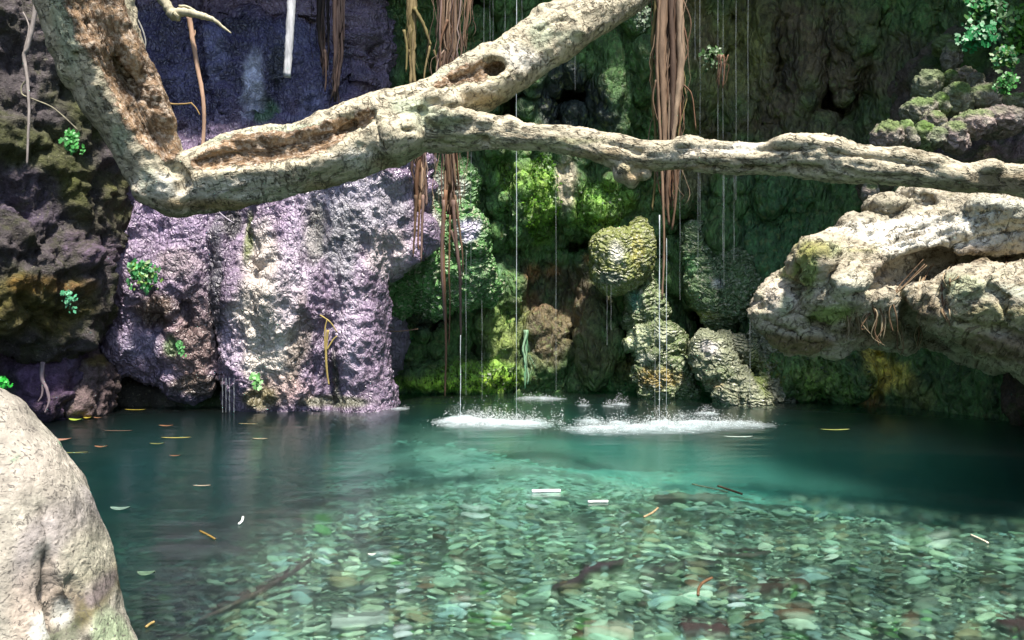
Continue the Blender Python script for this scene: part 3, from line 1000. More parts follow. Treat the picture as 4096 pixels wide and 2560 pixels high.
rock('low_rock', 'lumpy dark purple rock at the waterline under the mossy overhang', 'rock', [E(50, 385, 7.6, 32, .5, 40), E(20, 380, 7.7, 40, .5, 50), E(70, 360, 7.7, 22, .4, 30), E(64, 400, 7.5, 22, .4, 24), E(-40, 385, 7.9, 60, .7, 60), E(-120, 390, 7.6, 80, .9, 70)], 0.022, M['dark'],
     (0.10, 0.065, 0.11), px2([(40, 380, 26, 24, (0.15, 0.09, 0.17), 0.8), (75, 365, 20, 30, (0.13, 0.10, 0.17), 0.7), (12, 395, 20, 30, (0.03, 0.05, 0.03), 0.8)], 7.2), disp=(0.09, 0.08, 0.02), crack=0.06, cracksc=3)
rock('low_rock', 'knobbly brown and grey rock standing in the water right of the purple one', 'rock', [E(90, 370, 7.75, 15, .3, 18), E(90, 395, 7.7, 16, .3, 24), E(84, 412, 7.65, 14, .3, 14), E(100, 384, 7.8, 8, .2, 14)], 0.018, M['dark'],
     (0.14, 0.10, 0.10), px2([(88, 362, 14, 8, (0.16, 0.12, 0.03), 0.8)], 7.4), disp=(0.05, 0.07, 0.02), sc=0.7, crack=0.03, cracksc=4, keep_seed=3)
rock('low_rock', 'dark rocks in the shaded hollow under the purple rock face', 'rock', [E(120, 395, 8.5, 18, .3, 22), E(145, 398, 8.55, 16, .3, 20), E(172, 400, 8.5, 16, .3, 20), E(205, 398, 8.5, 20, .3, 22), E(235, 400, 8.5, 16, .3, 18)], 0.03, M['dark'],
     (0.05, 0.045, 0.035), px2([(200, 398, 30, 14, (0.03, 0.07, 0.03), 0.8)], 8.2), disp=(0.08, 0.06, 0.02), keep_seed=6)

# ------------------------------------------------------------------ tufa formations on the back wall
G1, G2, GW = (0.045, 0.12, 0.03), (0.07, 0.15, 0.055), (0.36, 0.36, 0.34)
rock('tufa_overhang', 'cluster of hanging green and whitish tufa lumps behind the long hanging root', 'tufa', [
    E(384, 276, 8.75, 17, .3, 18), E(406, 262, 8.7, 16, .25, 15), E(405, 285, 8.8, 16, .25, 18), E(428, 272, 8.75, 18, .3, 22), E(425, 222, 8.7, 14, .25, 30), E(452, 262, 8.7, 15, .25, 26), E(468, 228, 8.6, 14, .22, 15), E(470, 242, 8.62, 13, .2, 12), E(474, 270, 8.75, 15, .25, 22), E(462, 288, 8.8, 15, .25, 18), E(435, 295, 8.85, 18, .25, 18), E(445, 235, 8.75, 14, .25, 18), E(440, 185, 8.8, 22, .3, 26), E(420, 250, 8.85, 40, .3, 40), E(398, 300, 8.9, 14, .2, 14), E(485, 285, 8.9, 10, .2, 16), E(460, 190, 8.8, 12, .3, 24)], 0.018, M['tufa'],
    G1, px2([(425, 225, 18, 28, (0.34, 0.31, 0.30), 0.85), (468, 228, 15, 16, (0.42, 0.38, 0.50), 0.9), (405, 262, 16, 12, (0.42, 0.38, 0.38), 0.9), (474, 272, 20, 24, G2, 0.6), (440, 185, 34, 24, (0.26, 0.27, 0.24), 0.8), (384, 278, 12, 10, (0.2, 0.2, 0.18), 0.6)], 8.5), disp=(0.04, 0.05, 0.02), sc=0.6, cell=0.02, cellsc=9, drape=0.075, back=0.15, gain=1.7, lumps=5)
rock('tufa_boulder', 'round mossy yellow green boulder knob hanging from the cave wall', 'tufa', [E(617, 262, 8.9, 24, .27, 27), E(640, 250, 9.0, 13, .28, 30), E(606, 246, 9.0, 14, .25, 12), E(624, 242, 8.95, 16, .25, 10), E(614, 278, 8.92, 17, .2, 14)], 0.016, M['tufa'],
    (0.10, 0.115, 0.03), px2([(618, 252, 10, 14, (0.36, 0.35, 0.30), 0.85), (612, 278, 20, 8, (0.08, 0.10, 0.08), 0.8), (640, 250, 12, 20, (0.16, 0.15, 0.03), 0.8)], 8.7), disp=(0.03, 0.03, 0.012), sc=0.5, cell=0.01, cellsc=14, drape=0.025, back=0.1, gain=1.7, lumps=0)
rock('tufa_cascade', 'scaly grey green tufa cascade below the round knob', 'tufa', [
    E(640, 282, 9.05, 9, 0.10, 14), E(644, 302, 8.98, 12, 0.13, 16), E(654, 312, 9, 9, 0.10, 9), E(638, 322, 9, 9, 0.10, 9), E(646, 340, 8.9, 13, 0.14, 11), E(660, 335, 8.9, 12, 0.13, 9), E(672, 345, 8.9, 10, 0.11, 9), E(652, 356, 8.86, 12, 0.13, 9), E(668, 362, 8.86, 13, 0.14, 9), E(650, 372, 8.86, 11, 0.12, 9), E(672, 377, 8.82, 13, 0.14, 9), E(658, 388, 8.84, 15, 0.17, 9), E(682, 390, 8.84, 10, 0.11, 8)], 0.016, M['tufa'],
    (0.075, 0.10, 0.04), px2([(645, 340, 16, 16, (0.30, 0.33, 0.20), 0.9), (668, 335, 14, 12, (0.26, 0.28, 0.18), 0.8), (640, 300, 10, 14, (0.05, 0.16, 0.12), 0.7), (665, 380, 30, 16, (0.16, 0.11, 0.03), 0.8), (650, 360, 12, 8, (0.35, 0.35, 0.28), 0.7)], 8.7), disp=(0.03, 0.05, 0.03), sc=0.5, cell=0.016, cellsc=13, drape=0.075, back=0.22, gain=1.7, lumps=9)
rock('tufa_shelf', 'terraced dark green tufa shelves like overlapping shells on the cave wall', 'tufa', [
    E(735, 262, 8.9, 11, 0.12, 14), E(738, 276, 8.82, 15, 0.17, 15), E(737, 290, 8.78, 14, 0.15, 14), E(731, 303, 8.8, 10, 0.11, 10), E(728, 312, 8.85, 6, 0.07, 6), E(722, 268, 8.92, 9, 0.10, 12), E(700, 258, 8.95, 9, 0.10, 14), E(702, 274, 8.9, 11, 0.12, 11), E(706, 288, 8.86, 12, 0.13, 12), E(711, 302, 8.84, 11, 0.12, 11), E(717, 314, 8.86, 8, 0.09, 8), E(722, 325, 8.9, 6, 0.07, 6), E(694, 240, 9, 8, 0.09, 12)], 0.016, M['tufa'],
    (0.06, 0.10, 0.04), px2([(728, 282, 9, 8, (0.26, 0.28, 0.26), 0.8), (700, 300, 14, 12, (0.13, 0.19, 0.09), 0.7), (715, 318, 22, 8, (0.30, 0.33, 0.12), 0.7), (698, 262, 14, 14, (0.05, 0.15, 0.05), 0.7)], 8.55), disp=(0.03, 0.05, 0.035), sc=0.5, cell=0.016, cellsc=11, drape=0.075, back=0.3, gain=1.7, lumps=9)
rock('tufa_mound', 'pale grey ribbed tufa mound standing in the water under the cave wall', 'tufa', [
    E(706, 347, 8.6, 9, 0.10, 9), E(712, 357, 8.55, 13, 0.14, 13), E(719, 369, 8.5, 14, 0.15, 14), E(728, 381, 8.45, 14, 0.15, 14), E(739, 393, 8.4, 15, 0.16, 15), E(752, 404, 8.35, 13, 0.14, 13), E(764, 338, 8.75, 9, 0.10, 12), E(769, 356, 8.7, 11, 0.12, 14), E(772, 376, 8.65, 12, 0.13, 16), E(774, 396, 8.6, 13, 0.14, 16), E(748, 352, 8.7, 9, 0.10, 8), E(730, 346, 8.68, 10, 0.11, 7)], 0.016, M['tufa'],
    (0.11, 0.12, 0.075), px2([(770, 370, 14, 40, (0.10, 0.13, 0.03), 0.85), (720, 385, 14, 8, (0.16, 0.12, 0.06), 0.7), (718, 350, 12, 12, (0.30, 0.28, 0.28), 0.8), (730, 375, 16, 12, (0.06, 0.08, 0.03), 0.7)], 8.2), disp=(0.03, 0.04, 0.035), sc=0.5, cell=0.015, cellsc=12, drape=0.075, back=0.15, gain=1.7, lumps=8)

# ------------------------------------------------------------------ the right bank: rock slope and its heap of round mossy rocks
rock('rock_slope', 'steep shaded bank of brown rock behind the heap of mossy rocks', 'rock', [
    E(1010, 190, 7.3, 95, .8, 66), E(1080, 120, 7.2, 120, 1.0, 80), E(960, 215, 7.6, 60, .5, 50), E(1100, 20, 8.0, 120, 1.0, 120), E(1010, 40, 8.4, 60, .7, 90), E(1090, 260, 6.9, 110, 1.2, 70), E(900, 180, 7.8, 34, .4, 34), E(935, 110, 8.0, 40, .5, 60), E(1150, 330, 6.6, 120, 1.6, 100), E(1130, 400, 6.4, 80, 1.3, 100), E(960, 80, 7.8, 30, .5, 50)], 0.035, M['mossrock'],
    (0.085, 0.065, 0.05), px2([(990, 150, 70, 22, (0.16, 0.12, 0.13), 0.8), (940, 60, 60, 80, (0.025, 0.05, 0.015), 0.85), (1010, 30, 40, 60, (0.03, 0.08, 0.015), 0.85), (1010, 300, 120, 160, (0.04, 0.027, 0.014), 0.8)], 6.8), disp=(0.14, 0.08, 0.03), crack=0.05, cracksc=2.2, gain=1.3, kind='structure')
MR = [(927, 86, 13, 16, 'domed'), (918, 111, 15, 13, 'pointed'), (949, 79, 7, 8, 'small'), (962, 77, 11, 8, ''), (957, 99, 13, 16, ''), (981, 98, 16, 12, ''), (1002, 90, 14, 10, ''), (888, 137, 15, 15, ''), (905, 134, 9, 14, ''), (912, 138, 7, 11, ''), (924, 136, 9, 15, ''),
      (934, 123, 11, 12, ''), (937, 138, 8, 9, ''), (953, 136, 12, 15, ''), (973, 124, 19, 14, ''), (999, 122, 26, 13, ''), (1016, 103, 14, 9, ''), (951, 57, 9, 14, ''), (943, 45, 10, 9, ''), (870, 192, 7, 9, ''), (900, 196, 9, 9, ''), (975, 83, 8, 9, ''), (940, 105, 8, 10, '')]
MLAB = ['domed mossy rock crowning the left side of the rock heap', 'pointed mossy rock under the domed rock of the heap', 'small bright knob of rock between the two upper rocks of the heap', 'rounded rock topping the middle of the heap', 'tall grey green rock in the middle of the heap', 'broad dark mossy rock right of the tall grey green rock', 'fern covered rock at the upper right of the heap', 'sloping grey mossy rock at the foot of the heap, furthest left', 'narrow upright brown rock second from the left foot of the heap', 'slim brown cone of rock between the narrow upright rock and its taller neighbour', 'tall fluted brown rock near the foot of the heap', 'yellow green mossed rock above the tall fluted rock', 'small olive rock right beside the tall fluted rock',
        'reddish tipped rock above the bare limb', 'grey purple boulder with moss streaks above the reddish tipped rock', 'long mossy slab of rock at the right of the heap', 'dark rounded rock at the right frame edge above the long slab', 'thin mossy rock pillar below the hanging fern', 'lichen spotted rock knob at the top of the rock pillar', 'pale lumpy rock stump showing under the limb above the log', 'rounded brown rock stump beside the log, just under the limb', 'small mossed knob wedged above the broad dark rock', 'small dark rock wedged left of the tall grey green rock']
for k, (px, py, rx, ry, _) in enumerate(MR):
    Y = 6.15 + 0.0045 * (140 - py) * 3 if py < 160 else 6.3
    base = [(0.13, 0.14, 0.09), (0.15, 0.14, 0.11), (0.09, 0.12, 0.05), (0.17, 0.14, 0.12)][k % 4]
    if k in (13, 14, 15):
        base = (0.20, 0.16, 0.15)
    e1 = E(px, py, Y, rx, rx / FPX * Y, ry)
    e2 = E(px + rx * RS.uniform(-.4, .4), py + ry * 0.45, Y + .04, rx * 0.85, rx / FPX * Y, ry * 0.75)
    e3 = E(px + rx * RS.uniform(-.5, .5), py - ry * 0.3, Y - .02, rx * 0.6, rx / FPX * Y * .8, ry * 0.6)
    rock('round_rock', MLAB[k], 'rock', [e1, e2, e3], 0.012, M['mossrock'], base, [(at(px, py - ry * .6, Y), (rx / FPX * Y * 1.2, .3, ry / FPX * Y * .7), (0.07, 0.13, 0.02), 0.7 if k % 3 else 0.3), (at(px + 3, py + 2, Y), (.06, .3, .05), (0.28, 0.26, 0.22), 0.7)], disp=(0.03, 0.03, 0.012), sc=0.25, k=0.03, group='round mossy rocks heaped on the right bank', keep_seed=k * 3.7, gain=1.7, cell=0.008, cellsc=22)

# ------------------------------------------------------------------ boulder in the foreground
rock('foreground_boulder', 'big smooth cream boulder in the lower left foreground with a dark cleft', 'boulder', [
    (at(-155, 735, 2.1), np.array([287, 0, 394]) / FPX * 2.1 + np.array([0, .42, 0]))], 0.0095, M['boulder'],
    (0.345, 0.32, 0.265), [],
    disp=(0.05, 0.009, 0.004), sc=0.7, hblobs=[(45, 545, 16, 50, (0.33, 0.29, 0.30), 0.6), (75, 605, 20, 34, (0.11, 0.095, 0.04), 0.9), (90, 592, 9, 18, (0.24, 0.19, 0.23), 0.5), (62, 640, 16, 30, (0.08, 0.10, 0.06), 0.85), (122, 620, 14, 40, (0.34, 0.44, 0.26), 0.7), (48, 560, 5, 30, (0.10, 0.12, 0.11), 0.85), (30, 610, 26, 50, (0.42, 0.33, 0.27), 0.6), (20, 470, 30, 40, (0.44, 0.39, 0.33), 0.6), (40, 628, 10, 20, (0.55, 0.55, 0.5), 0.8), (26, 455, 4, 5, (0.06, 0.22, 0.10), 0.9), (100, 555, 20, 30, (0.5, 0.47, 0.36), 0.6)], chains=[[(38, 505, 1.5, .008), (46, 535, 3, .014), (46, 560, 4, .02), (50, 590, 6, .03), (60, 618, 11, .05), (76, 655, 14, .06)], [(75, 585, 6, .012), (85, 600, 9, .02), (80, 625, 9, .02)]], noise_amt=0.5, zmin=-0.5)
# ------------------------------------------------------------------ the fig tree: a bent trunk that forks into two limbs
TRUNK = [(74, -70, 46, 4.10), (82, -20, 44, 4.12), (86, 8, 41, 4.15), (95, 36, 38.5, 4.18), (104, 60, 37, 4.22), (116, 86, 35, 4.27), (129, 110, 32.5, 4.32), (141, 134, 30, 4.37), (151, 156, 28.5, 4.40), (160, 174, 28, 4.42), (174, 184, 28.5, 4.44), (192, 184, 27, 4.46), (211, 178, 29.5, 4.47), (230, 172, 32.5, 4.48), (250, 166.5, 34, 4.5), (280, 162, 33, 4.52), (310, 156, 32.5, 4.55), (340, 145, 34.5, 4.58), (369, 135, 34, 4.62), (395, 126, 34, 4.65), (418, 119, 29.5, 4.68)]
UPPER = [(405, 118, 25, 4.66), (430, 107, 24, 4.70), (455, 94, 25, 4.74), (480, 82, 27, 4.78), (502, 70, 25, 4.83), (520, 57, 24, 4.87), (538, 45, 25, 4.92), (556, 33, 26, 4.96), (575, 24, 22, 5.0), (595, 14, 19, 5.06), (618, 2, 17, 5.12), (645, -14, 16, 5.2), (680, -36, 15, 5.3)]
LOWER = [(410, 124, 25, 4.630), (435, 129, 20, 4.620), (460, 132, 16.5, 4.610), (480, 132, 15.5, 4.600), (502, 134, 13.5, 4.590), (525, 136, 13, 4.580), (548, 138, 13, 4.570), (574, 141, 14, 4.532), (598, 147, 15, 4.484), (618, 152, 17, 4.444), (636, 155, 16, 4.408), (652, 155, 14.5, 4.358), (670, 155, 14, 4.295), (693, 154.5, 16, 4.215), (718, 157, 16, 4.127), (741, 158.5, 16, 4.048), (765, 158, 15.5, 3.989), (790, 156.5, 18.5, 3.927), (812, 158, 19.5, 3.873), (835, 161, 19, 3.817), (860, 164.5, 17, 3.771), (885, 166, 17, 3.748), (906, 167.5, 17, 3.729), (930, 171, 15.5, 3.706), (958, 177, 13, 3.681), (990, 178.5, 14, 3.651), (1024, 181, 15, 3.620), (1070, 186, 16, 3.594), (1150, 194, 18, 3.550)]


def path(tab):
    return [(at(a, b, Y), r / FPX * Y) for a, b, r, Y in tab]


def fine(tab, n=4):
    P = spline(np.array(tab), n)
    return [tuple(v) for v in P]


tf = Field((-2.62, 3.2, 1.45), (3.1, 5.85, 3.15), 0.0125)
TP, UP, LP = path(fine(TRUNK)), path(fine(UPPER)), path([(a, b, y_, r - 3.4 * float(sstep(470, 540, a)), Y)[0:2] + (r - 3.4 * float(sstep(470, 540, a)), Y) for a, b, r, Y in fine(LOWER) for y_ in (0,)])
for c in (TP, UP, LP):
    tf.chain(c, 0.035)
def TE(px, py, Y, rx, ry, rz, rot=0, k=0.03, cut=False):
    tf.ell(at(px, py, Y), np.array([rx / FPX * Y, ry, rz / FPX * Y]), k, cut, rot)
# burls, knots and swellings
for a in [(432, 100, 4.620, 16, .13, 10), (452, 104, 4.600, 13, .12, 9), (412, 97, 4.660, 14, .14, 8), (384, 103, 4.580, 12, .12, 8), (376, 118, 4.500, 9, .1, 12), (398, 138, 4.500, 26, .14, 20, 0.3), (440, 118, 4.520, 16, .1, 9), (462, 118, 4.550, 14, .1, 8), (486, 124, 4.550, 12, .08, 6), (512, 124, 4.560, 8, .07, 5), (508, 121, 4.570, 4, .05, 5),
          (545, 14, 4.920, 12, .1, 9), (560, 12, 4.940, 12, .1, 10), (572, 26, 4.860, 10, .07, 8), (578, 33, 4.860, 7, .07, 6), (532, 28, 4.900, 7, .08, 7), (490, 56, 4.800, 13, .1, 8), (500, 53, 4.830, 7, .09, 7),
          (624, 172, 4.422, 9, .08, 9), (632, 180, 4.406, 5, .06, 6), (644, 175, 4.376, 7, .06, 4), (790, 144, 3.917, 18, .1, 7), (812, 145, 3.863, 16, .1, 7), (832, 150, 3.814, 14, .1, 8), (690, 144, 4.215, 14, .08, 6), (905, 158, 3.719, 16, .08, 7), (930, 163, 3.696, 12, .08, 6), (985, 170, 3.646, 12, .09, 7),
          (146, 190, 4.360, 12, .1, 12), (180, 205, 4.420, 14, .12, 10), (62, 44, 4.120, 8, .1, 14), (68, 70, 4.140, 8, .1, 16), (152, 100, 4.240, 10, .1, 18), (162, 120, 4.300, 7, .08, 16), (258, 140, 4.500, 24, .14, 10), (300, 136, 4.520, 20, .12, 8)]:
    TE(*a)
# hollows: the stripped strip down the trunk, the trough along the bend, the cavity in the rising limb
CUTS = []
for tab, halo in [([(88, -70, 20, .06), (95, 0, 20, .06), (106, 30, 20, .06), (118, 58, 21, .07), (130, 84, 21, .09), (142, 108, 19, .09), (154, 132, 16, .07), (166, 150, 10, .05)], 1.5),
                  ([(198, 164, 6, .04), (214, 160, 10, .06), (240, 153, 14, .08), (270, 149, 15, .09), (300, 146, 15, .09), (324, 139, 14, .09), (345, 128, 12, .10), (362, 119, 8, .08), (372, 112, 4, .04)], 1.35),
                  ([(438, 87, 5, .03), (456, 80, 8, .06), (474, 73, 10, .08), (490, 68, 10, .09), (500, 66, 6, .07)], 1.3)]:
    CUTS.append(([(p, r * 1.0) for p, r in tf.groove(tab, 0.03)], tab, halo))
for tab in [[(114, 58, 4, .05), (122, 72, 7, .07), (136, 98, 6, .05)], [(338, 133, 6, .06), (352, 126, 7, .08)], [(164, 164, 4, .02), (176, 168, 6, .05), (186, 180, 6, .05), (180, 190, 4, .03)], [(488, 71, 6, .08), (498, 71, 6, .10)],
            [(409, 111, 2.5, .02), (422, 113, 4.5, .06), (436, 110, 3, .03)], [(476, 138, 3, .02), (486, 139, 5, .05)], [(788, 165, 3.5, .02), (796, 166, 4.5, .04)], [(372, 112, 3, .03), (378, 128, 2.5, .025), (385, 148, 2, .02)], [(402, 130, 1.5, .02), (415, 131, 1.5, .02)],
            [(640, 150, 2, .015), (700, 148, 2.5, .02), (760, 150, 2.5, .02), (800, 150, 2, .02)], [(560, 135, 2, .015), (600, 142, 2, .015), (640, 152, 2.5, .02)], [(700, 164, 2, .02), (760, 167, 2, .02), (820, 168, 2.5, .025)], [(830, 152, 2, .015), (880, 160, 2.5, .02), (930, 168, 2, .02)], [(540, 30, 3, .02), (552, 22, 3, .02), (568, 20, 3, .02)], [(88, 20, 2, .02), (76, 60, 3, .025), (84, 90, 3, .02), (104, 125, 3, .02)]]:
    tf.groove(tab, 0.015)
V, Q = tf.mesh(1)
N = normals(V, Q)
# place along the limb and round it, for the run of the bark
segs, seg0, who = [], [], []
for q, c in enumerate((TP, UP, LP)):
    s_ = 10.0 * q
    for (a, ra), (b, rb) in zip(c[:-1], c[1:]):
        segs.append((a, b, ra, rb))
        seg0.append(s_)
        who.append(q)
        s_ += np.linalg.norm(b - a)
best = np.full(len(V), 9, np.float32)
grain = np.zeros((len(V), 3), np.float32)
owner = np.zeros(len(V), int)
rel = np.zeros(len(V), np.float32)
for (a, b, ra, rb), s0, q in zip(segs, seg0, who):
    ba = (b - a).astype(np.float32)
    L = np.linalg.norm(ba)
    t = np.clip(((V - a) @ ba) / L ** 2, 0, 1)
    r_ = ra + (rb - ra) * t
    off = V - a - t[:, None] * ba
    d = np.linalg.norm(off, axis=1) / r_
    m = d < best
    u = np.cross(ba / L, [0, 1, 0]); u /= np.linalg.norm(u)
    w = np.cross(u, ba / L)
    ang = np.arctan2(off @ u, -(off @ w) if w[1] > 0 else off @ w)
    best = np.where(m, d, best)
    owner = np.where(m, q, owner)
    grain[m] = np.stack([s0 + t * L, ang * r_, r_], 1)[m]
    rel = np.where(m, d, rel)
wood = np.zeros(len(V), np.float32)
for pts, tab, halo in CUTS:
    for (px, py, w, d) in spline(np.array(tab, float), 4):
        Y = tf.hit(px, py, None) or 4.4
        c = at(px, py, Y)
        w_ = w / FPX * Y * halo
        wood = np.maximum(wood, sstep(1.0, 0.72, np.linalg.norm((V - c) * [1, 0.8, 1], axis=1) / w_ + 0.25 * fbm(V * 11, 2)))
gs = np.stack([grain[:, 0] * 4, grain[:, 1] * 30, 0 * rel], 1)
long_ = fbm(gs, 4, 0.6, True)
lump = fbm(V * 5, 3)
scal = fbm(np.stack([grain[:, 0] * 22, grain[:, 1] * 22, rel * 0], 1), 3, 0.6)
low_limb = (owner == 2) * sstep(-2.4, -0.3, V[:, 0]) 
mus = fbm(np.stack([grain[:, 0] * 1.8, grain[:, 1] * 9, rel * 0 + 5], 1), 3, 0.5)
V = V + N * (1 - 0.45 * low_limb)[:, None] * (0.026 * lump + 0.022 * mus + 0.012 * fbm(V * 13, 4, 0.6) + wood * 0.024 * long_ + low_limb * 0.03 * (long_ - 0.15) + 0.008 * scal * (1 - wood))[:, None]
N = normals(V, Q)
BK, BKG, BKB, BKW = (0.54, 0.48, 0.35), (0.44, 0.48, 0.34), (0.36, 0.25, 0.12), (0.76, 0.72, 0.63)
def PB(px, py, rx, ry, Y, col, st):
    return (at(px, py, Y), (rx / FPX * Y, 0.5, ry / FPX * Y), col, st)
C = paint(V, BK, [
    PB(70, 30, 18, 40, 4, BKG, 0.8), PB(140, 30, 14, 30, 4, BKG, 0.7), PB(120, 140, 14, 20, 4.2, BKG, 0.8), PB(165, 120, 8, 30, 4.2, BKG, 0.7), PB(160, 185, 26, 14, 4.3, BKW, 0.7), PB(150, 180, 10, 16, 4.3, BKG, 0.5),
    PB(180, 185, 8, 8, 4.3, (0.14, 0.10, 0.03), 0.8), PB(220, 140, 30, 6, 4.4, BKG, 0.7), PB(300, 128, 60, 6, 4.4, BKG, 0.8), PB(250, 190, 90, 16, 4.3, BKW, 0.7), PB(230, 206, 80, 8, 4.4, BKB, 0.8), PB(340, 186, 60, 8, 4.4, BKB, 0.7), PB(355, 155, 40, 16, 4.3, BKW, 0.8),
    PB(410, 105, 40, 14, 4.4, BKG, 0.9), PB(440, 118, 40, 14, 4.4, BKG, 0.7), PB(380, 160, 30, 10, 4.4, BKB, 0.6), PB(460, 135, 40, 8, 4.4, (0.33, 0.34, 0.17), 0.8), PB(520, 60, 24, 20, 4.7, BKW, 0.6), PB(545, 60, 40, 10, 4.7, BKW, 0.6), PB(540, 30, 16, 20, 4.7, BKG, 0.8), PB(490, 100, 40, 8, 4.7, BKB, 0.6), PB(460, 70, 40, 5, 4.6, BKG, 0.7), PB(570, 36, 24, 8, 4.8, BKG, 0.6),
    PB(560, 140, 60, 5, 4.4, (0.40, 0.40, 0.22), 0.7), PB(580, 155, 50, 8, 4.4, BKB, 0.6), PB(630, 178, 16, 10, 4.4, BKB, 0.7), PB(700, 158, 60, 10, 4.3, BKW, 0.9), PB(800, 165, 60, 10, 4.3, BKW, 0.7), PB(690, 172, 60, 4, 4.3, BKB, 0.8), PB(640, 165, 30, 8, 4.3, (0.42, 0.36, 0.2), 0.6), PB(880, 176, 60, 8, 4.2, BKB, 0.9), PB(990, 188, 60, 8, 4.2, (0.16, 0.13, 0.06), 0.9), PB(890, 156, 60, 6, 4.2, BKG, 0.8), PB(990, 168, 40, 6, 4.2, BKG, 0.8), PB(1010, 180, 70, 15, 3.5, (0.17, 0.13, 0.07), 0.85)], 0.5, nscale=5)  # dark patches at the right limb end are painted shade
stain = PB(135, 80, 22, 34, 4.1, 0, 0)
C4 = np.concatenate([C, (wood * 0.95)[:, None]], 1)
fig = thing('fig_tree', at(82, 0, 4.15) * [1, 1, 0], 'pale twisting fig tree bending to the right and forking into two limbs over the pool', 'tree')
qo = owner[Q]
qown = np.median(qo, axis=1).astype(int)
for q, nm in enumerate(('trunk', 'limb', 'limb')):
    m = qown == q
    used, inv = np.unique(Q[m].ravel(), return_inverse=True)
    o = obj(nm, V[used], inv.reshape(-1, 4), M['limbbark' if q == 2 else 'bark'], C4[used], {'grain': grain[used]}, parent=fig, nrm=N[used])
    if q:
        tag(o, ['', 'limb with a reddish hollow rising to the upper right', 'thin level limb running out to the right'][q])
# little twigs on the limbs
def strands(mb, P0, n, spread, r, col, jit=0.012, seg=6, rough=0.25, taper=0.5, varlen=0.3):
    P0 = spline(np.asarray(P0, float), seg)
    for k in range(n):
        o = RS.normal(size=3) * spread * [1, 0.6, 0.15]
        L = int(len(P0) * (1 - RS.uniform(0, varlen)))
        P = P0[:max(4, L)].copy()
        ph = RS.uniform(0, 50)
        z = np.arange(len(P)) * 0.35
        tight = 1 - 0.5 * np.linspace(0, 1, len(P))
        P[:, 0] += o[0] * tight + jit * np.sin(z * RS.uniform(.6, 1.5) + ph) + np.cumsum(RS.normal(size=len(P)) * jit * 0.3)
        P[:, 1] += o[1] * tight + jit * np.cos(z * RS.uniform(.6, 1.5) + ph)
        c = np.asarray(col[RS.randint(len(col))]) * RS.uniform(0.7, 1.3)
        rr = r * RS.uniform(0.5, 1.5)
        mb.tube(P, np.linspace(rr, rr * taper, len(P)), 6, c, rough)


# ------------------------------------------------------------------ the fallen log
lf = Field((1.15, 3.5, 0.3), (4.6, 6.3, 2.15), 0.0135)
def LC(tab, k=0.08, cut=False, flat=1.0):
    lf.chain(path(tab), k, cut, flat)
LC([(826, 268, 30, 4.75), (850, 262, 30, 4.8), (900, 250, 38, 4.85), (960, 236, 44, 4.8), (1040, 225, 52, 4.7), (1140, 210, 60, 4.6)])
LC([(835, 276, 34, 4.68), (870, 284, 36, 4.75), (920, 292, 36, 4.8), (980, 300, 40, 4.8), (1060, 320, 50, 4.7)], 0.1)
LC([(758, 316, 8, 4.72), (772, 312, 18, 4.75), (796, 312, 38, 4.82), (822, 316, 37, 4.9), (860, 312, 34, 5.0), (920, 312, 36, 5.1), (1000, 330, 40, 5.1)], 0.06)
LC([(948, 306, 26, 4.45), (975, 304, 38, 4.45), (1020, 316, 48, 4.4), (1080, 340, 60, 4.3)], 0.06)
LC([(990, 326, 30, 4.5), (1040, 342, 34, 4.45), (1090, 360, 44, 4.4)], 0.08)
for a in [(812, 262, 4.55, 18, .16, 22, 0), (818, 250, 4.6, 16, .14, 13, 0), (846, 285, 4.5, 22, .14, 18, 0), (822, 298, 4.58, 20, .12, 16, .4), (890, 212, 4.9, 24, .2, 14, -.35), (925, 200, 4.9, 24, .2, 13, -.3), (862, 232, 4.8, 20, .16, 12, -.5), (800, 332, 4.8, 22, .16, 18, 0), (775, 300, 4.7, 10, .1, 14, .5), (960, 285, 4.4, 20, .14, 14, .2), (1005, 300, 4.3, 18, .14, 16, 0), (1000, 215, 4.6, 40, .2, 14, -.25), (905, 300, 4.6, 16, .1, 14, 0)]:
    px, py, Y, rx, ry, rz, rot = a
    lf.ell(at(px, py, Y), np.array([rx / FPX * Y, ry, rz / FPX * Y]), 0.05, False, rot)
for tab in [[(852, 292, 5, .05), (880, 280, 11, .14), (915, 271, 13, .22), (955, 263, 15, .32), (1000, 256, 17, .42), (1050, 248, 18, .42)], [(796, 252, 3, .03), (799, 268, 5, .07), (802, 290, 6, .09), (812, 316, 7, .10), (830, 334, 6, .06)],
            [(898, 296, 6, .06), (908, 310, 10, .14), (920, 328, 12, .2), (936, 346, 10, .2)], [(940, 276, 4, .05), (945, 292, 5, .07), (944, 306, 4, .06)], [(960, 322, 3, .03), (1000, 330, 5, .06), (1040, 345, 5, .06)], [(880, 262, 3, .02), (930, 250, 3, .025), (980, 238, 3, .025), (1030, 228, 3, .025)],
            [(905, 232, 3, .03), (950, 220, 4, .03), (1000, 210, 4, .03)], [(866, 224, 4, .05), (900, 212, 5, .06), (930, 202, 4, .05)], [(985, 285, 3, .04), (1003, 300, 4, .05), (1010, 318, 3, .04)], [(830, 272, 3, .05), (834, 278, 2.5, .05)], [(778, 279, 3, .05), (784, 279, 3, .04)], [(846, 268, 2, .02), (852, 290, 3, .04), (842, 310, 2, .02)], [(765, 320, 2, .015), (790, 330, 3, .025), (820, 342, 2, .02)]]:
    lf.groove(tab, 0.025)
V, Q = lf.mesh(1)
N = normals(V, Q)
dirv = np.array([0.9, -0.15, 0.3]); dirv /= np.linalg.norm(dirv)
al = V @ dirv
ac = V[:, 2] - al * dirv[2]
g2 = np.stack([al * 3.0, ac * 16, V[:, 1] * 10], 1)
gr = fbm(g2 + 0.8 * fbm(V * 2.5, 2)[:, None], 4, 0.6)
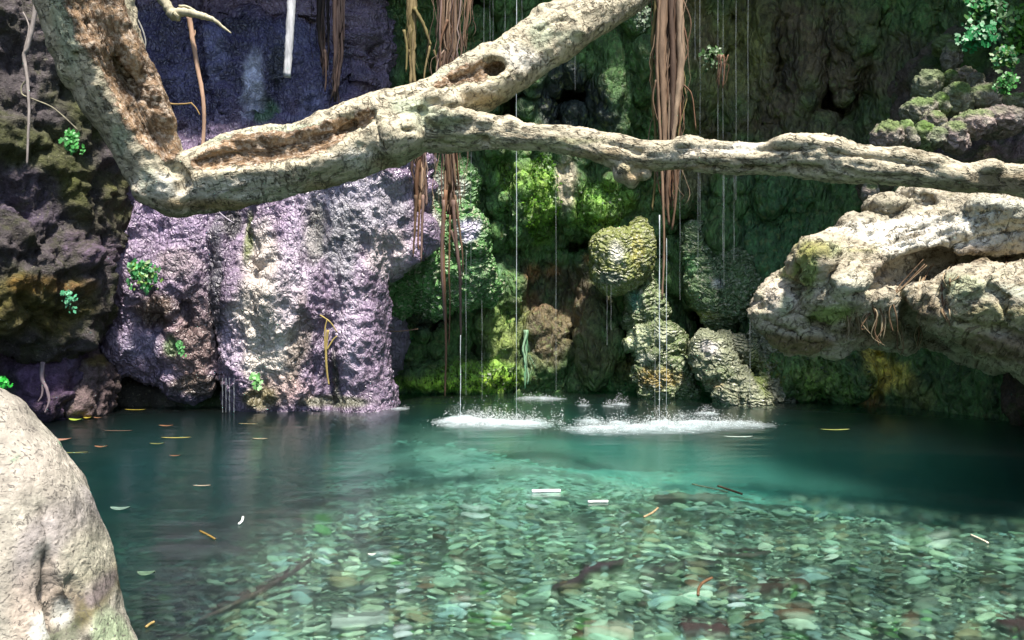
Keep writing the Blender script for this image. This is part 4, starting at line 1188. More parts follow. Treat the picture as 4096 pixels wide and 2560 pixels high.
fine_ = fbm(np.stack([al * 5.0, ac * 42, V[:, 1] * 24], 1) + 0.8 * fbm(V * 3, 2)[:, None], 3, 0.6, True)
V = V + N * (0.05 * fbm(V * 2.6, 3) + 0.048 * gr + 0.022 * fine_ + 0.014 * fbm(V * 9, 4, 0.6) + 0.008 * fbm(V * 26, 3, 0.6, True))[:, None]
N = normals(V, Q)
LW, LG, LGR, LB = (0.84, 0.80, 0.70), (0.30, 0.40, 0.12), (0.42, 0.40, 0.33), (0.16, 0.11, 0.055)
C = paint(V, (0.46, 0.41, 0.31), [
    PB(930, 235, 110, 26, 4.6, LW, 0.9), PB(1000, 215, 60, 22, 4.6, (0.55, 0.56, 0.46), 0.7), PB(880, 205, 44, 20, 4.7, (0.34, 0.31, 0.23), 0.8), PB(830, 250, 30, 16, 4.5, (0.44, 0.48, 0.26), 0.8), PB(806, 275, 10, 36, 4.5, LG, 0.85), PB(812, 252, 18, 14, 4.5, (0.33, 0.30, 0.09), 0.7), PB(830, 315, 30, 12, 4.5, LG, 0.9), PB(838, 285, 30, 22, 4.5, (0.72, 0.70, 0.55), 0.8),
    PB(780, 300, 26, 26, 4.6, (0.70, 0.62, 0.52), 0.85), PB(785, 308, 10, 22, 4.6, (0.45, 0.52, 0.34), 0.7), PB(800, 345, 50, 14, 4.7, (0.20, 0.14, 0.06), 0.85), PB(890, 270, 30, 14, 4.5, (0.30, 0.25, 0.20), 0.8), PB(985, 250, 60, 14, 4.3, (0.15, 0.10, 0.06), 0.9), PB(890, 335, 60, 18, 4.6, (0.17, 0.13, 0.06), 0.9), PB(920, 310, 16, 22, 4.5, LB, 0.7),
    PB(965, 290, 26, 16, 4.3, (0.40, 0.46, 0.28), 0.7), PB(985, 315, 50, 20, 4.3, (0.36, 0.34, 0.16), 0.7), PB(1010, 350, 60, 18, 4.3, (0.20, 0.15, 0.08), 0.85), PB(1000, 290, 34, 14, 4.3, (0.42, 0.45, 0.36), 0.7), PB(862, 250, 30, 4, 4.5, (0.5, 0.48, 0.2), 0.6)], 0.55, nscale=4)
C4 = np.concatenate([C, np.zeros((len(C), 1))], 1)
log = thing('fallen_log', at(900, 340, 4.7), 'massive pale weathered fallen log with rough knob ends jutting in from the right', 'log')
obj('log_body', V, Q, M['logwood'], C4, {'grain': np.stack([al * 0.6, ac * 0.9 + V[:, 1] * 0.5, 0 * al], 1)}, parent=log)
rootc = [(0.20, 0.14, 0.08), (0.28, 0.22, 0.14), (0.13, 0.08, 0.045)]
for pts in [[(872, 300), (876, 318), (874, 330), (879, 346)], [(880, 305), (882, 322), (880, 338)], [(890, 298), (889, 316), (893, 332)], [(905, 322), (900, 330), (906, 336)], [(884, 330), (896, 328), (902, 344), (903, 352)], [(917, 318), (919, 332), (917, 346)], [(913, 306), (917, 290), (928, 272), (934, 264)], [(943, 288), (945, 302), (942, 312), (950, 326)], [(952, 266), (950, 278), (950, 286)], [(845, 315), (848, 328), (846, 338)], [(855, 312), (858, 324), (861, 330)], [(895, 285), (905, 295), (911, 300)], [(890, 296), (902, 288), (925, 264)], [(1010, 254), (1016, 262), (1012, 268)], [(1006, 256), (1008, 266), (1005, 270)], [(868, 308), (866, 322), (869, 332)]]:
    mb = MB()
    Y0 = lf.hit(*pts[0], 4.5) - 0.012
    P = np.array([at(a, b, min(Y0, lf.hit(a, b, 9) - 0.012)) for a, b in pts])
    mb.tube(spline(P, 6), np.linspace(0.010, 0.003, len(P) * 6 - 5), 6, rootc[RS.randint(3)], 0.3)
    for _ in range(2):
        o_ = RS.normal(size=(len(P), 3)) * 0.018
        o_[:, 1] = -abs(o_[:, 1])
        mb.tube(spline(P + o_, 5), np.linspace(0.005, 0.002, len(P) * 5 - 4), 5, rootc[RS.randint(3)], 0.3)
    mb.build('rootlet', M['root'], log)

# ------------------------------------------------------------------ hanging roots, vines, sticks
RC = [(0.13, 0.08, 0.05), (0.20, 0.13, 0.085), (0.085, 0.052, 0.036), (0.27, 0.19, 0.13), (0.16, 0.085, 0.05)]
RW = [(0.24, 0.18, 0.16), (0.20, 0.13, 0.11), (0.14, 0.09, 0.075)]
RY = [(0.15, 0.12, 0.045), (0.11, 0.085, 0.03), (0.2, 0.15, 0.07)]
def hang(label, Y, main, n, spread_px, r, cols, side=(), name='hanging_root', jit=0.012, varlen=0.15, group='aerial roots hanging down the grotto'):
    P = [at(a, b, Y) for a, b in main]
    t = thing(name, P[-1], label, 'root', group)
    mb = MB()
    strands(mb, P, n, spread_px / FPX * Y, r, cols, jit, varlen=varlen)
    strands(mb, P, n, spread_px * 1.25 / FPX * Y, 0.003, cols, jit * 2.2, varlen=0.5)
    mb.build('root_bundle', M['root'], t)
    for pts, rr in side:
        mb = MB()
        Q_ = spline(np.array([at(a, b, Y - 0.05) for a, b in pts]), 7)
        mb.tube(Q_, np.linspace(rr, rr * 0.5, len(Q_)), 6, cols[RS.randint(len(cols))], 0.25)
        mb.build('rootlet', M['root'], t)
    return t
hang('thick red brown root bundle hanging from the top edge down behind the level limb', 5.1, [(672, -30), (670, 30), (669, 80), (668, 140), (667, 185), (667, 215)], 44, 5.4, 0.010, RC + RC + RY[:1], jit=0.014, varlen=0.3, side=[
    ([(660, -10), (657, 60), (660, 130), (663, 200), (664, 250), (662, 300)], .012), ([(682, 20), (688, 50), (680, 75), (684, 100)], .006), ([(656, 80), (653, 100), (658, 122)], .006), ([(684, 85), (692, 96), (696, 130)], .006), ([(683, 0), (691, 24), (684, 58)], .005), ([(678, -10), (681, 60), (676, 110), (672, 150)], .03), ([(664, -10), (662, 60), (664, 110), (665, 150)], .03), ([(671, -10), (673, 70), (672, 140)], .026), ([(674, 165), (676, 195), (672, 230)], .012), ([(669, 165), (667, 195), (669, 225)], .016)])
hang('longest root behind the fork, splitting into threads that reach the water', 5.5, [(447, -30), (449, 40), (447, 70), (449, 130), (450, 190), (452, 225)], 40, 5.0, 0.011, RC + RW, jit=0.012, varlen=0.2, side=[
    ([(446, 190), (443, 240), (445, 300), (446, 350), (445, 396)], .013), ([(444, 200), (442, 250), (443, 290), (446, 330)], .016), ([(453, 200), (456, 240), (460, 280), (461, 335)], .016), ([(455, 195), (462, 250), (463, 272)], .009), ([(450, 215), (449, 270), (450, 300), (449, 345)], .007), ([(451, 230), (458, 255), (462, 285)], .01), ([(448, 20), (441, 40), (440, 70)], .01), ([(442, -10), (440, 30), (441, 60)], .008)])
hang('short forked brown root just below the fork, left of the longest root', 5.45, [(420, 140), (419, 165), (420, 195), (419, 215)], 11, 3.4, 0.014, RC + RW, side=[([(416, 195), (415, 225), (413, 257)], .012), ([(423, 195), (422, 230), (421, 262)], .012), ([(420, 200), (418, 240), (419, 250)], .008)])
hang('left one of two dark roots hanging from the top edge against dark rock', 7.6, [(321, -20), (322, 30), (324, 60), (326, 90)], 9, 3.4, 0.02, [(0.035, 0.022, 0.02), (0.055, 0.034, 0.028), (0.025, 0.018, 0.016)], varlen=0.35, side=[([(325, 50), (326, 75), (325, 92)], .014)])
hang('right longer one of two dark roots hanging from the top edge', 7.4, [(338, -20), (338, 40), (336, 80), (334, 112)], 9, 3.0, 0.018, [(0.035, 0.022, 0.02), (0.055, 0.034, 0.028), (0.025, 0.018, 0.016)], varlen=0.25, side=[([(344, -5), (344, 20), (344, 42)], .01), ([(341, -5), (342, 20), (340, 34)], .012)])
hang('yellow green forked root against the dark wall behind the fork', 7.0, [(412, -20), (412, 30), (411, 60), (413, 92)], 5, 2.2, 0.02, RY, side=[([(414, 8), (424, 26), (431, 46)], .022), ([(430, 46), (425, 70), (424, 86)], .011), ([(404, 30), (407, 50), (406, 72)], .014), ([(434, 50), (438, 66), (440, 72)], .012)])
hang('thin rough root just right of the longest root above the rising limb', 5.6, [(467, -20), (467, 20), (466, 40), (468, 56)], 4, 1.2, 0.008, RC + RY)
hang('pale green thread root hanging low in front of the cave wall near the water', 8.2, [(527, 330), (526, 350), (528, 370), (527, 392)], 3, 1.0, 0.01, [(0.12, 0.26, 0.14), (0.2, 0.32, 0.2)])
hang('feathery brown root tuft hanging on the cave wall right of the thick bundle', 7.6, [(722, 55), (722, 70), (721, 92)], 8, 2.2, 0.007, RC, varlen=0.4)

def stick(name, label, cat, pts, Y, r0, r1, col, group=None, side=(), mat='root', Y1=None):
    n = len(pts)
    ys = np.linspace(Y, Y1 or Y, n)
    P = spline(np.array([at(a, b, y) for (a, b), y in zip(pts, ys)]), 8)
    mb = MB()
    mb.tube(P, np.linspace(r0, r1, len(P)), 8, col, 0.12)
    for sp, q0, q1 in side:
        P2 = spline(np.array([at(a, b, Y) for a, b in sp]), 6)
        mb.tube(P2, np.linspace(q0, q1, len(P2)), 6, col, 0.15)
    return tag(mb.build(name, M[mat]), label, cat, group)
stick('hanging_vine', 'thin grey vine dangling down over the mossy rock at the left edge', 'vine', [(36, -12), (34, 18), (28, 46), (24, 56), (27, 76), (29, 110), (28, 140), (27, 165)], 5.9, .018, .007, (0.30, 0.26, 0.24), side=[([(24, 52), (29, 30), (27, 20), (23, 12)], .008, .004)])
stick('hanging_vine', 'fine looping tendril crossing the mossy rock beside the dangling vine', 'vine', [(27, 80), (22, 86), (22, 94), (30, 98), (50, 106), (62, 115), (78, 130)], 5.95, .007, .004, (0.22, 0.20, 0.14))
stick('hanging_stick', 'long thin brown stick hanging behind the bent trunk and ending on it', 'stick', [(189, 16), (193, 42), (198, 70), (203, 98), (204, 125), (202, 156)], 5.0, .016, .011, (0.42, 0.27, 0.19), side=[([(193, 38), (195, 34), (195, 30)], .006, .003)])
stick('dead_branch', 'pale crooked dead branch at the top edge left of the rising limb', 'branch', [(158, -8), (166, 4), (172, 13), (182, 12), (194, 14), (206, 17)], 4.9, .034, .02, (0.44, 0.40, 0.28), side=[([(206, 17), (214, 20), (224, 28), (231, 33)], .018, .004), ([(179, 6), (188, 7), (200, 14)], .008, .006), ([(171, 12), (175, 16), (178, 14)], .036, .03)])
stick('broken_stick', 'straight pale broken stick hanging from the top edge against the violet rock', 'stick', [(292, -14), (291, 14), (289, 46), (287, 77)], 6.6, .036, .032, (0.50, 0.50, 0.52))
stick('bare_twig', 'thin orange twig poking out behind the bent trunk', 'twig', [(164, 100), (172, 104), (184, 104), (192, 103)], 6.0, .008, .006, (0.28, 0.18, 0.07), side=[([(191, 103), (196, 108), (200, 115)], .006, .004)])
stick('bare_twig', 'grey curved twig beside the upper trunk against the violet rock', 'twig', [(133, 12), (140, 24), (145, 38), (145, 48), (140, 58)], 6.3, .007, .005, (0.25, 0.24, 0.22))
stick('wall_root', 'forked yellow root clinging to the cleft in the purple rock face', 'root', [(328, 330), (326, 350), (327, 372), (329, 385)], 7.75, .014, .008, (0.34, 0.26, 0.09), side=[([(327, 350), (333, 340), (337, 336)], .010, .006), ([(325, 352), (325, 330), (327, 320)], .01, .006), ([(320, 315), (330, 322), (337, 332)], .009, .006)])
stick('wall_root', 'pale looping root on the dark purple waterline rock at the left', 'root', [(43, 362), (42, 378), (47, 390), (49, 402), (45, 413)], 7.05, .02, .008, (0.26, 0.20, 0.22), side=[([(43, 380), (42, 395), (38, 402)], .012, .006)])
stick('bare_twig', 'twig lying across the dark hollow of the cave wall', 'twig', [(372, 328), (388, 331), (402, 331), (418, 329)], 8.6, .009, .005, (0.22, 0.13, 0.09), side=[([(381, 323), (388, 327), (394, 328)], .006, .003)])
stick('bare_twig', 'short pale twig sticking out of the purple rock under the limb', 'twig', [(215, 207), (221, 214), (229, 220), (234, 223)], 7.4, .008, .004, (0.40, 0.36, 0.42))

# ------------------------------------------------------------------ ferns and ivy
def fan(mb, c, size, up, col, nrm):
    up = up / np.linalg.norm(up)
    side = np.cross(up, nrm); side /= np.linalg.norm(side) + 1e-9
    ang = np.linspace(-1.15, 1.15, 7)
    rad = size * np.array([.7, .95, .78, 1.0, .78, .95, .7])
    P = [c] + [c + up * math.cos(a) * r + side * math.sin(a) * r + nrm * size * RS.uniform(-.12, .12) for a, r in zip(ang, rad)]
    mb.add(P, [(0, k, k + 1) for k in range(1, 7)], None, np.asarray(col) * RS.uniform(.7, 1.3))
def fern(label, px, py, w, h, Y, n, size, cols, group=None, droop=0.5, name='maidenhair_fern'):
    base = at(px, py - h * 0.3, Y + 0.06)
    t = thing(name, base, label, 'fern' if 'fern' in name else 'plant', group)
    ms, ml = MB(), MB()
    for k in range(n):
        e = at(px + RS.uniform(-.5, .5) * w, py + RS.uniform(-.5, .5) * h, Y - RS.uniform(0.02, 0.16))
        mid = (base + e) / 2 + np.array([0, -0.08, 0.05])
        P = spline(np.array([base, mid, e]), 5)
        ms.tube(P, 0.0025, 4, (0.05, 0.04, 0.02))
        for q in range(3, len(P)):
            for sgn in (-1, 1):
                nrm = np.array([RS.uniform(-.5, .5), -1, RS.uniform(-.1, .8)]); nrm /= np.linalg.norm(nrm)
                up = np.array([sgn * RS.uniform(.3, 1), 0, RS.uniform(-1.2, .3)])
                up = up - nrm * (up @ nrm)
                fan(ml, P[q] + RS.normal(size=3) * size * 0.4, size * RS.uniform(.35, 1.1), up, cols[RS.randint(len(cols))], nrm)
    ms.build('stem', M['leaf'], t)
    ml.build('leaves', M['leaf'], t)
BG = [(0.06, 0.30, 0.09), (0.11, 0.36, 0.13), (0.04, 0.22, 0.06), (0.16, 0.30, 0.06)]
fern('bright green fern growing on the purple rock face', 142, 279, 34, 26, 7.72, 16, 0.042, BG)
fern('small leafy green plant on the mossy rock beside the bent trunk', 79, 148, 20, 16, 5.85, 8, 0.034, [(0.05, 0.26, 0.05), (0.08, 0.32, 0.08)], name='rock_plant')
fern('tiny pale green sprout on the mossy rock above the waterline rocks', 71, 306, 8, 20, 6.5, 5, 0.028, [(0.10, 0.38, 0.20)], name='rock_plant')
fern('tiny bright green plant peeping out just above the foreground boulder', 6, 387, 10, 10, 6.8, 5, 0.035, [(0.04, 0.5, 0.06)], name='rock_plant')
fern('hanging emerald fern high at the upper right corner', 985, 18, 42, 44, 6.7, 34, 0.05, [(0.025, 0.18, 0.045), (0.04, 0.24, 0.07), (0.045, 0.14, 0.025)])
fern('emerald fern tongue drooping left below the hanging fern', 978, 42, 40, 14, 6.5, 16, 0.045, [(0.025, 0.22, 0.07), (0.04, 0.27, 0.09)])
fern('small emerald fern spray under the hanging fern', 1002, 62, 22, 12, 6.5, 9, 0.042, [(0.04, 0.22, 0.06), (0.08, 0.20, 0.03)])
fern('dark green fern cushion on the rocks at the upper right', 1003, 88, 24, 10, 5.95, 12, 0.03, [(0.04, 0.20, 0.04), (0.07, 0.26, 0.05)])
fern('yellow green fern thicket at the top right edge of the frame', 1020, 40, 26, 70, 7.0, 24, 0.045, [(0.06, 0.20, 0.02), (0.10, 0.26, 0.03)])
fern('tiny green sprig on the purple rock beside the brown hollow', 182, 352, 8, 10, 7.85, 4, 0.03, [(0.10, 0.32, 0.10)], name='rock_plant')
fern('tiny green leaf tuft at the foot of the purple rock face', 258, 382, 8, 8, 7.7, 3, 0.04, [(0.16, 0.40, 0.12)], name='rock_plant')
fern('wispy grey green fern on the dark wall left of the thick root bundle', 641, 22, 16, 26, 7.9, 10, 0.035, [(0.12, 0.17, 0.11), (0.08, 0.14, 0.06)])
fern('dim green fern on the cave wall right of the thick root bundle', 712, 62, 20, 20, 7.9, 10, 0.035, [(0.05, 0.12, 0.03)])

# moss cushions: clumps of tiny leaves on the green patches of the cave wall
mb = MB()
Cg = C_back = None
for px, py, rx, ry, n, c in [(541, 195, 20, 44, 900, (0.16, 0.40, 0.03)), (600, 205, 26, 24, 420, (0.10, 0.26, 0.03)), (512, 205, 14, 40, 260, (0.10, 0.24, 0.04)), (470, 378, 50, 12, 420, (0.16, 0.34, 0.03)), (505, 380, 24, 12, 160, (0.08, 0.16, 0.02)), (800, 370, 34, 24, 260, (0.10, 0.2, 0.03)), (752, 360, 14, 30, 260, (0.2, 0.28, 0.06)), (690, 225, 14, 26, 200, (0.06, 0.2, 0.05)), (500, 300, 24, 30, 160, (0.08, 0.2, 0.04))]:
    ctr = at(px, py, 9.2)
    d = ((BACKV[:, 0] - ctr[0]) / pr(rx)) ** 2 + ((BACKV[:, 2] - ctr[2]) / pr(ry)) ** 2
    cand = np.nonzero((d < 1) & (BACKN[:, 1] < -0.2) & (BACKV[:, 1] < 9.9))[0]
    if not len(cand):
        continue
    for i in cand[RS.randint(len(cand), size=n)]:
        nr = BACKN[i] + RS.normal(size=3) * 0.4
        nr /= np.linalg.norm(nr)
        up = RS.normal(size=3); up -= nr * (up @ nr)
        fan(mb, BACKV[i] + BACKN[i] * RS.uniform(0.0, 0.03) + RS.normal(size=3) * 0.01, RS.uniform(.012, .035), up, np.asarray(c) * RS.uniform(.2, .7), nr)
tag(mb.build('moss', M['leaf']), kind='stuff')
# ------------------------------------------------------------------ falling water
def stream(label, px, y0, y1, Y, r, mat='stream', dx=0.0):
    P = [at(px + dx * t, y0 + (y1 - y0) * t, Y) for t in np.linspace(0, 1, 14)]
    P = np.array(P)
    P[:, 0] += 0.0015 * np.sin(np.arange(14) * 0.9 + px)
    mb = MB()
    mb.tube(P, r * 0.8 * RS.uniform(0.5, 1.3, 14), 6, (1, 1, 1), 0.1)
    tag(mb.build('water_thread', M[mat]), label, 'falling water', 'threads of falling water')
stream('bright water thread dropping from the tip of the longest root into the splash', 460.5, 332, 424, 7.1, .005)
stream('brightest water thread dropping from the thick root bundle into the right splash', 659.5, 215, 424, 7.1, .006)
stream('fine water thread just right of the brightest one', 666.5, 238, 420, 7.25, .0035)
stream('tall white water thread falling the whole height between the rising limb and the left splash', 516.5, -20, 415, 7.5, .0042)
stream('faint thread grazing the left side of the brightest water thread', 655, 300, 412, 7.3, .004, 'mist')
T = [(471, 130, 270, 'faint bluish thread right of the longest root, under the level limb'), (484, -20, 110, 'faint thread above the rising limb, leftmost of its bunch'), (490, -20, 60, 'faint thread above the rising limb, second of its bunch'), (505, -20, 60, 'pale thread above the hollow in the rising limb'), (493, -20, 70, 'pale greenish thread between the faint ones above the rising limb'), (522, -20, 40, 'hair thin thread right of the tall white one at the top edge'),
     (723, -20, 260, 'pale blue thread falling through the tuft of brown root'), (718, -20, 150, 'blurry bluish thread left of the brown root tuft'), (700, -20, 230, 'thin bluish thread nearest the right side of the thick root bundle'), (695, -20, 60, 'short faint thread at the top edge beside the thick root bundle'), (736, -20, 200, 'thin thread right of the brown root tuft'), (748, -20, 160, 'rightmost faint thread on the dark cave wall'), (680, 160, 300, 'thin thread below the level limb right of the thick root bundle'), (698, 170, 280, 'faint thread below the level limb above the shell shelves'), (724, 170, 285, 'fine bright thread ending on the shell shelf of tufa'), (734, 170, 260, 'very faint thread right of the one ending on the tufa shelf'),
     (556, 170, 390, 'faint drip line in front of the mossy stone face'), (575, 30, 90, 'short faint drip against the dark recess'), (482, 300, 400, 'faint drip line low on the cave wall left of the tall thread'), (607, 283, 345, 'drip falling from the round tufa knob'), (611, 285, 330, 'second shorter drip falling from the round tufa knob'), (750, 320, 400, 'faint drip in front of the grey tufa mound'), (466, 250, 395, 'faint drip just right of the longest root above the water')]
for px, y0, y1, lab in T:
    stream(lab, px, y0, y1, 7.9, .0034, 'mist')
for px, lab in [(222.5, 'leftmost of four short drips under the purple rock face'), (226, 'second of four short drips under the purple rock face'), (229.5, 'third of four short drips under the purple rock face'), (234, 'rightmost of four short drips under the purple rock face')]:
    stream(lab, px, 378, 412.5, 7.75, .007, 'mist')

# splashes: a low spray of droplets over a broken film of foam
OCT = np.array([(1, 0, 0), (-1, 0, 0), (0, 1, 0), (0, -1, 0), (0, 0, 1), (0, 0, -1)], np.float32)
OCF = np.array([(0, 2, 4), (2, 1, 4), (1, 3, 4), (3, 0, 4), (2, 0, 5), (1, 2, 5), (3, 1, 5), (0, 3, 5)])
def splash(label, jets, group='splashes where the threads hit the pool'):
    """jets: (px, py of the water line, half width px, droplets, height m)"""
    mb = MB()
    P_ = np.array([[(px - 512) / FPX * (EYE * FPX / (py - HOR)), EYE * FPX / (py - HOR), 0] for px, py, *_ in jets])
    W_ = np.array([1.15 * j[2] / FPX * p[1] for j, p in zip(jets, P_)])
    H_ = np.array([min(.07, j[4] * 0.5) * min(1, j[2] / 22) for j in jets])
    lo = (P_ - np.stack([W_ * 1.1, 0 * W_ + .3, 0 * W_], 1)).min(0)
    hi = (P_ + np.stack([W_ * 1.1, 0 * W_ + .3, 0 * W_], 1)).max(0)
    nx, ny = max(12, int((hi[0] - lo[0]) / .03)), 14
    gx, gy = np.meshgrid(np.linspace(lo[0], hi[0], nx), np.linspace(lo[1], hi[1], ny), indexing='ij')
    hgt = 0 * gx
    for p, w, h in zip(P_, W_, H_):
        hgt = np.maximum(hgt, h * 1.2 * np.exp(-((gx - p[0]) / w / .6) ** 2 - ((gy - p[1]) / min(.14, w * .6)) ** 2))
    hgt = hgt * (0.75 + 0.7 * fbm(np.stack([gx.ravel() * 9, gy.ravel() * 9, 0 * gx.ravel()], 1), 3).reshape(gx.shape))
    top = np.stack([gx, gy, np.clip(hgt, 0, 1) + 0.004], -1).reshape(-1, 3)
    i = np.arange(nx * ny).reshape(nx, ny)
    q = np.stack([i[:-1, :-1], i[1:, :-1], i[1:, 1:], i[:-1, 1:]], -1).reshape(-1, 4)
    keep = (top[q, 2].max(1) > 0.0065)
    q = q[keep]
    bot = top * [1, 1, 0] + [0, 0, 0.0035]
    used, inv = np.unique(q.ravel(), return_inverse=True)
    inv = inv.reshape(-1, 4)
    m = len(used)
    e = np.concatenate([inv[:, [k, (k + 1) % 4]] for k in range(4)])
    key = {(int(a), int(b)) for a, b in e}
    side = [(b, a, a + m, b + m) for a, b in key if (b, a) not in key]
    mb.add(np.concatenate([top[used], bot[used]]), None, np.concatenate([inv, inv[:, ::-1] + m, np.array(side)]))
    root = mb.build('splash', M['spray'])
    db = MB()
    for (px, py, hw, n, hh), p, w in zip(jets, P_, W_):
        n = int(n * 0.42)
        x = RS.normal(size=n) * 0.42
        z = np.abs(RS.normal(size=n)) * hh * np.exp(-x * x * 1.2) * 0.7
        P = p + np.stack([x * w, RS.normal(size=n) * min(0.11, w * 0.5) - 0.02, z + 0.006], 1)
        r = RS.uniform(.0009, .0024, n)
        sc = np.stack([r * RS.uniform(1, 3.5, n), r, r], 1)
        db.add((OCT[None] * sc[:, None] + P[:, None]).reshape(-1, 3), (OCF[None] + (np.arange(n) * 6)[:, None, None]).reshape(-1, 3))
    d = db.build('droplets', M['foam'], root)
    d['kind'] = 'stuff'
    return tag(root, label, 'splash', group)
splash('broad white splash at the foot of the thread from the longest root', [(490, 424, 46, 4200, .10), (475, 424, 26, 1800, .07), (520, 425, 30, 1500, .08), (462, 422, 24, 700, .16), (535, 421, 10, 250, .10)])
splash('long white splash at the foot of the thick root bundle', [(600, 430, 34, 2000, .07), (650, 429, 60, 3800, .08), (700, 425, 40, 2300, .08), (735, 425, 34, 900, .05), (618, 424, 12, 250, .12), (662, 424, 16, 700, .12), (590, 422, 14, 300, .08)])
splash('small white splash under the round tufa knob', [(620, 405, 9, 420, .09)])
splash('tiny splash left of the one under the tufa knob', [(608, 407, 7, 220, .05)])
splash('small splash in the middle behind the two big ones', [(583, 406, 7, 240, .06)])
splash('thin streak of splashes by the cave wall near the tall thread', [(540, 399, 26, 420, .03), (527, 399, 8, 140, .05)])
splash('small splash behind the right end of the long splash', [(707, 414, 12, 420, .06)])
splash('faint splash in front of the grey tufa mound', [(681, 416, 6, 130, .06)])
splash('narrow leaping splash between the two big splashes', [(561, 425, 4, 260, .14), (553, 421, 4, 90, .10)])
splash('specks of spray on the dark water right of the purple rock', [(398, 409, 14, 90, .03)])

# ------------------------------------------------------------------ stones of the bed
def icos(n):
    t = (1 + 5 ** .5) / 2
    V = [(-1, t, 0), (1, t, 0), (-1, -t, 0), (1, -t, 0), (0, -1, t), (0, 1, t), (0, -1, -t), (0, 1, -t), (t, 0, -1), (t, 0, 1), (-t, 0, -1), (-t, 0, 1)]
    F = [(0, 11, 5), (0, 5, 1), (0, 1, 7), (0, 7, 10), (0, 10, 11), (1, 5, 9), (5, 11, 4), (11, 10, 2), (10, 7, 6), (7, 1, 8), (3, 9, 4), (3, 4, 2), (3, 2, 6), (3, 6, 8), (3, 8, 9), (4, 9, 5), (2, 4, 11), (6, 2, 10), (8, 6, 7), (9, 8, 1)]
    V = [np.array(v) / np.linalg.norm(v) for v in V]
    for _ in range(n):
        mid, F2 = {}, []
        def m(a, b):
            k = (min(a, b), max(a, b))
            if k not in mid:
                v = V[a] + V[b]
                V.append(v / np.linalg.norm(v))
                mid[k] = len(V) - 1
            return mid[k]
        for a, b, c in F:
            x, y, z = m(a, b), m(b, c), m(c, a)
            F2 += [(a, x, z), (b, y, x), (c, z, y), (x, y, z)]
        F = F2
    return np.array(V, np.float32), np.array(F, np.int32)
I1, F1 = icos(1)
I2, F2 = icos(2)
def stone_shape(I, seed):
    d = 1 + 0.34 * perlin(I * 1.1 + seed * 7.7) + 0.16 * perlin(I * 2.4 + seed * 3.1)
    V = I * d[:, None] * np.array([1, RS.uniform(.5, .85), RS.uniform(.24, .42)])
    V[:, 2] = np.sign(V[:, 2]) * np.minimum(np.abs(V[:, 2]), 0.4)
    return V.astype(np.float32)
PAL = [((0.34, 0.42, 0.33), 26, 'grey green'), ((0.46, 0.48, 0.34), 16, 'pale olive'), ((0.26, 0.33, 0.33), 18, 'blue grey'), ((0.62, 0.62, 0.50), 9, 'cream'), ((0.20, 0.25, 0.16), 16, 'dark green'), ((0.26, 0.20, 0.12), 8, 'brown'), ((0.07, 0.08, 0.07), 18, 'blackish'), ((0.85, 0.85, 0.78), 2, 'white'), ((0.10, 0.24, 0.06), 2, 'mossy green'), ((0.16, 0.07, 0.045), 3, 'red brown')]
pw = np.array([p[1] for p in PAL], float); pw /= pw.sum()
SH1 = [stone_shape(I1, k) for k in range(10)]
mb = MB()
n = 27000
y = 2.0 + (RS.uniform(size=n) ** 1.25) * 6.2
x = RS.uniform(-0.74, 0.74, n) * (y + 0.6)
zb = bed_z(x, y)
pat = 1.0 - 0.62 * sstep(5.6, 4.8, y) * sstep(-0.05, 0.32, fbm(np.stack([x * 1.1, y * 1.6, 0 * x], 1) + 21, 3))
dkm = bed_shade(np.stack([x, y, 0 * x], 1))
big = RS.uniform(size=n)
for k in range(n):
    sz = 0.010 + 0.030 * big[k] ** 4 + 0.006 * (y[k] > 4.5)
    keep = 1.0 if y[k] < 4.4 else max(0.12, 1 - 0.42 * (y[k] - 4.4))
    if RS.uniform() > keep:
        continue
    c, s_ = math.cos(RS.uniform(-.9, .9)), math.sin(RS.uniform(-.9, .9))
    V = SH1[k % 10] * sz * np.array([RS.uniform(.9, 1.7), 1, RS.uniform(.7, 1.2)])
    tl = RS.uniform(-.3, .3)
    V = np.stack([V[:, 0] * c - V[:, 1] * s_, V[:, 0] * s_ + V[:, 1] * c, V[:, 2] + V[:, 0] * tl], 1)
    p = RS.choice(len(PAL), p=pw)
    col = np.asarray(PAL[p][0]) * RS.uniform(.4, 1.7)
    col = col * (1 - 0.88 * dkm[k])  # stones take the same painted shade as the bed
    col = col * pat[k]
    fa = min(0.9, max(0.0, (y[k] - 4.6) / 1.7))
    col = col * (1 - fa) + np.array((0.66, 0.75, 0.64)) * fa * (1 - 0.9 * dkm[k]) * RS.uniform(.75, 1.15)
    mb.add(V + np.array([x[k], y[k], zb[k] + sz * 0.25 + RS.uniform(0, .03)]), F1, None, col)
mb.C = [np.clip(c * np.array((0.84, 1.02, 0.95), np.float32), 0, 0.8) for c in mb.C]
tag(mb.build('gravel', M['stone']), kind='stuff')
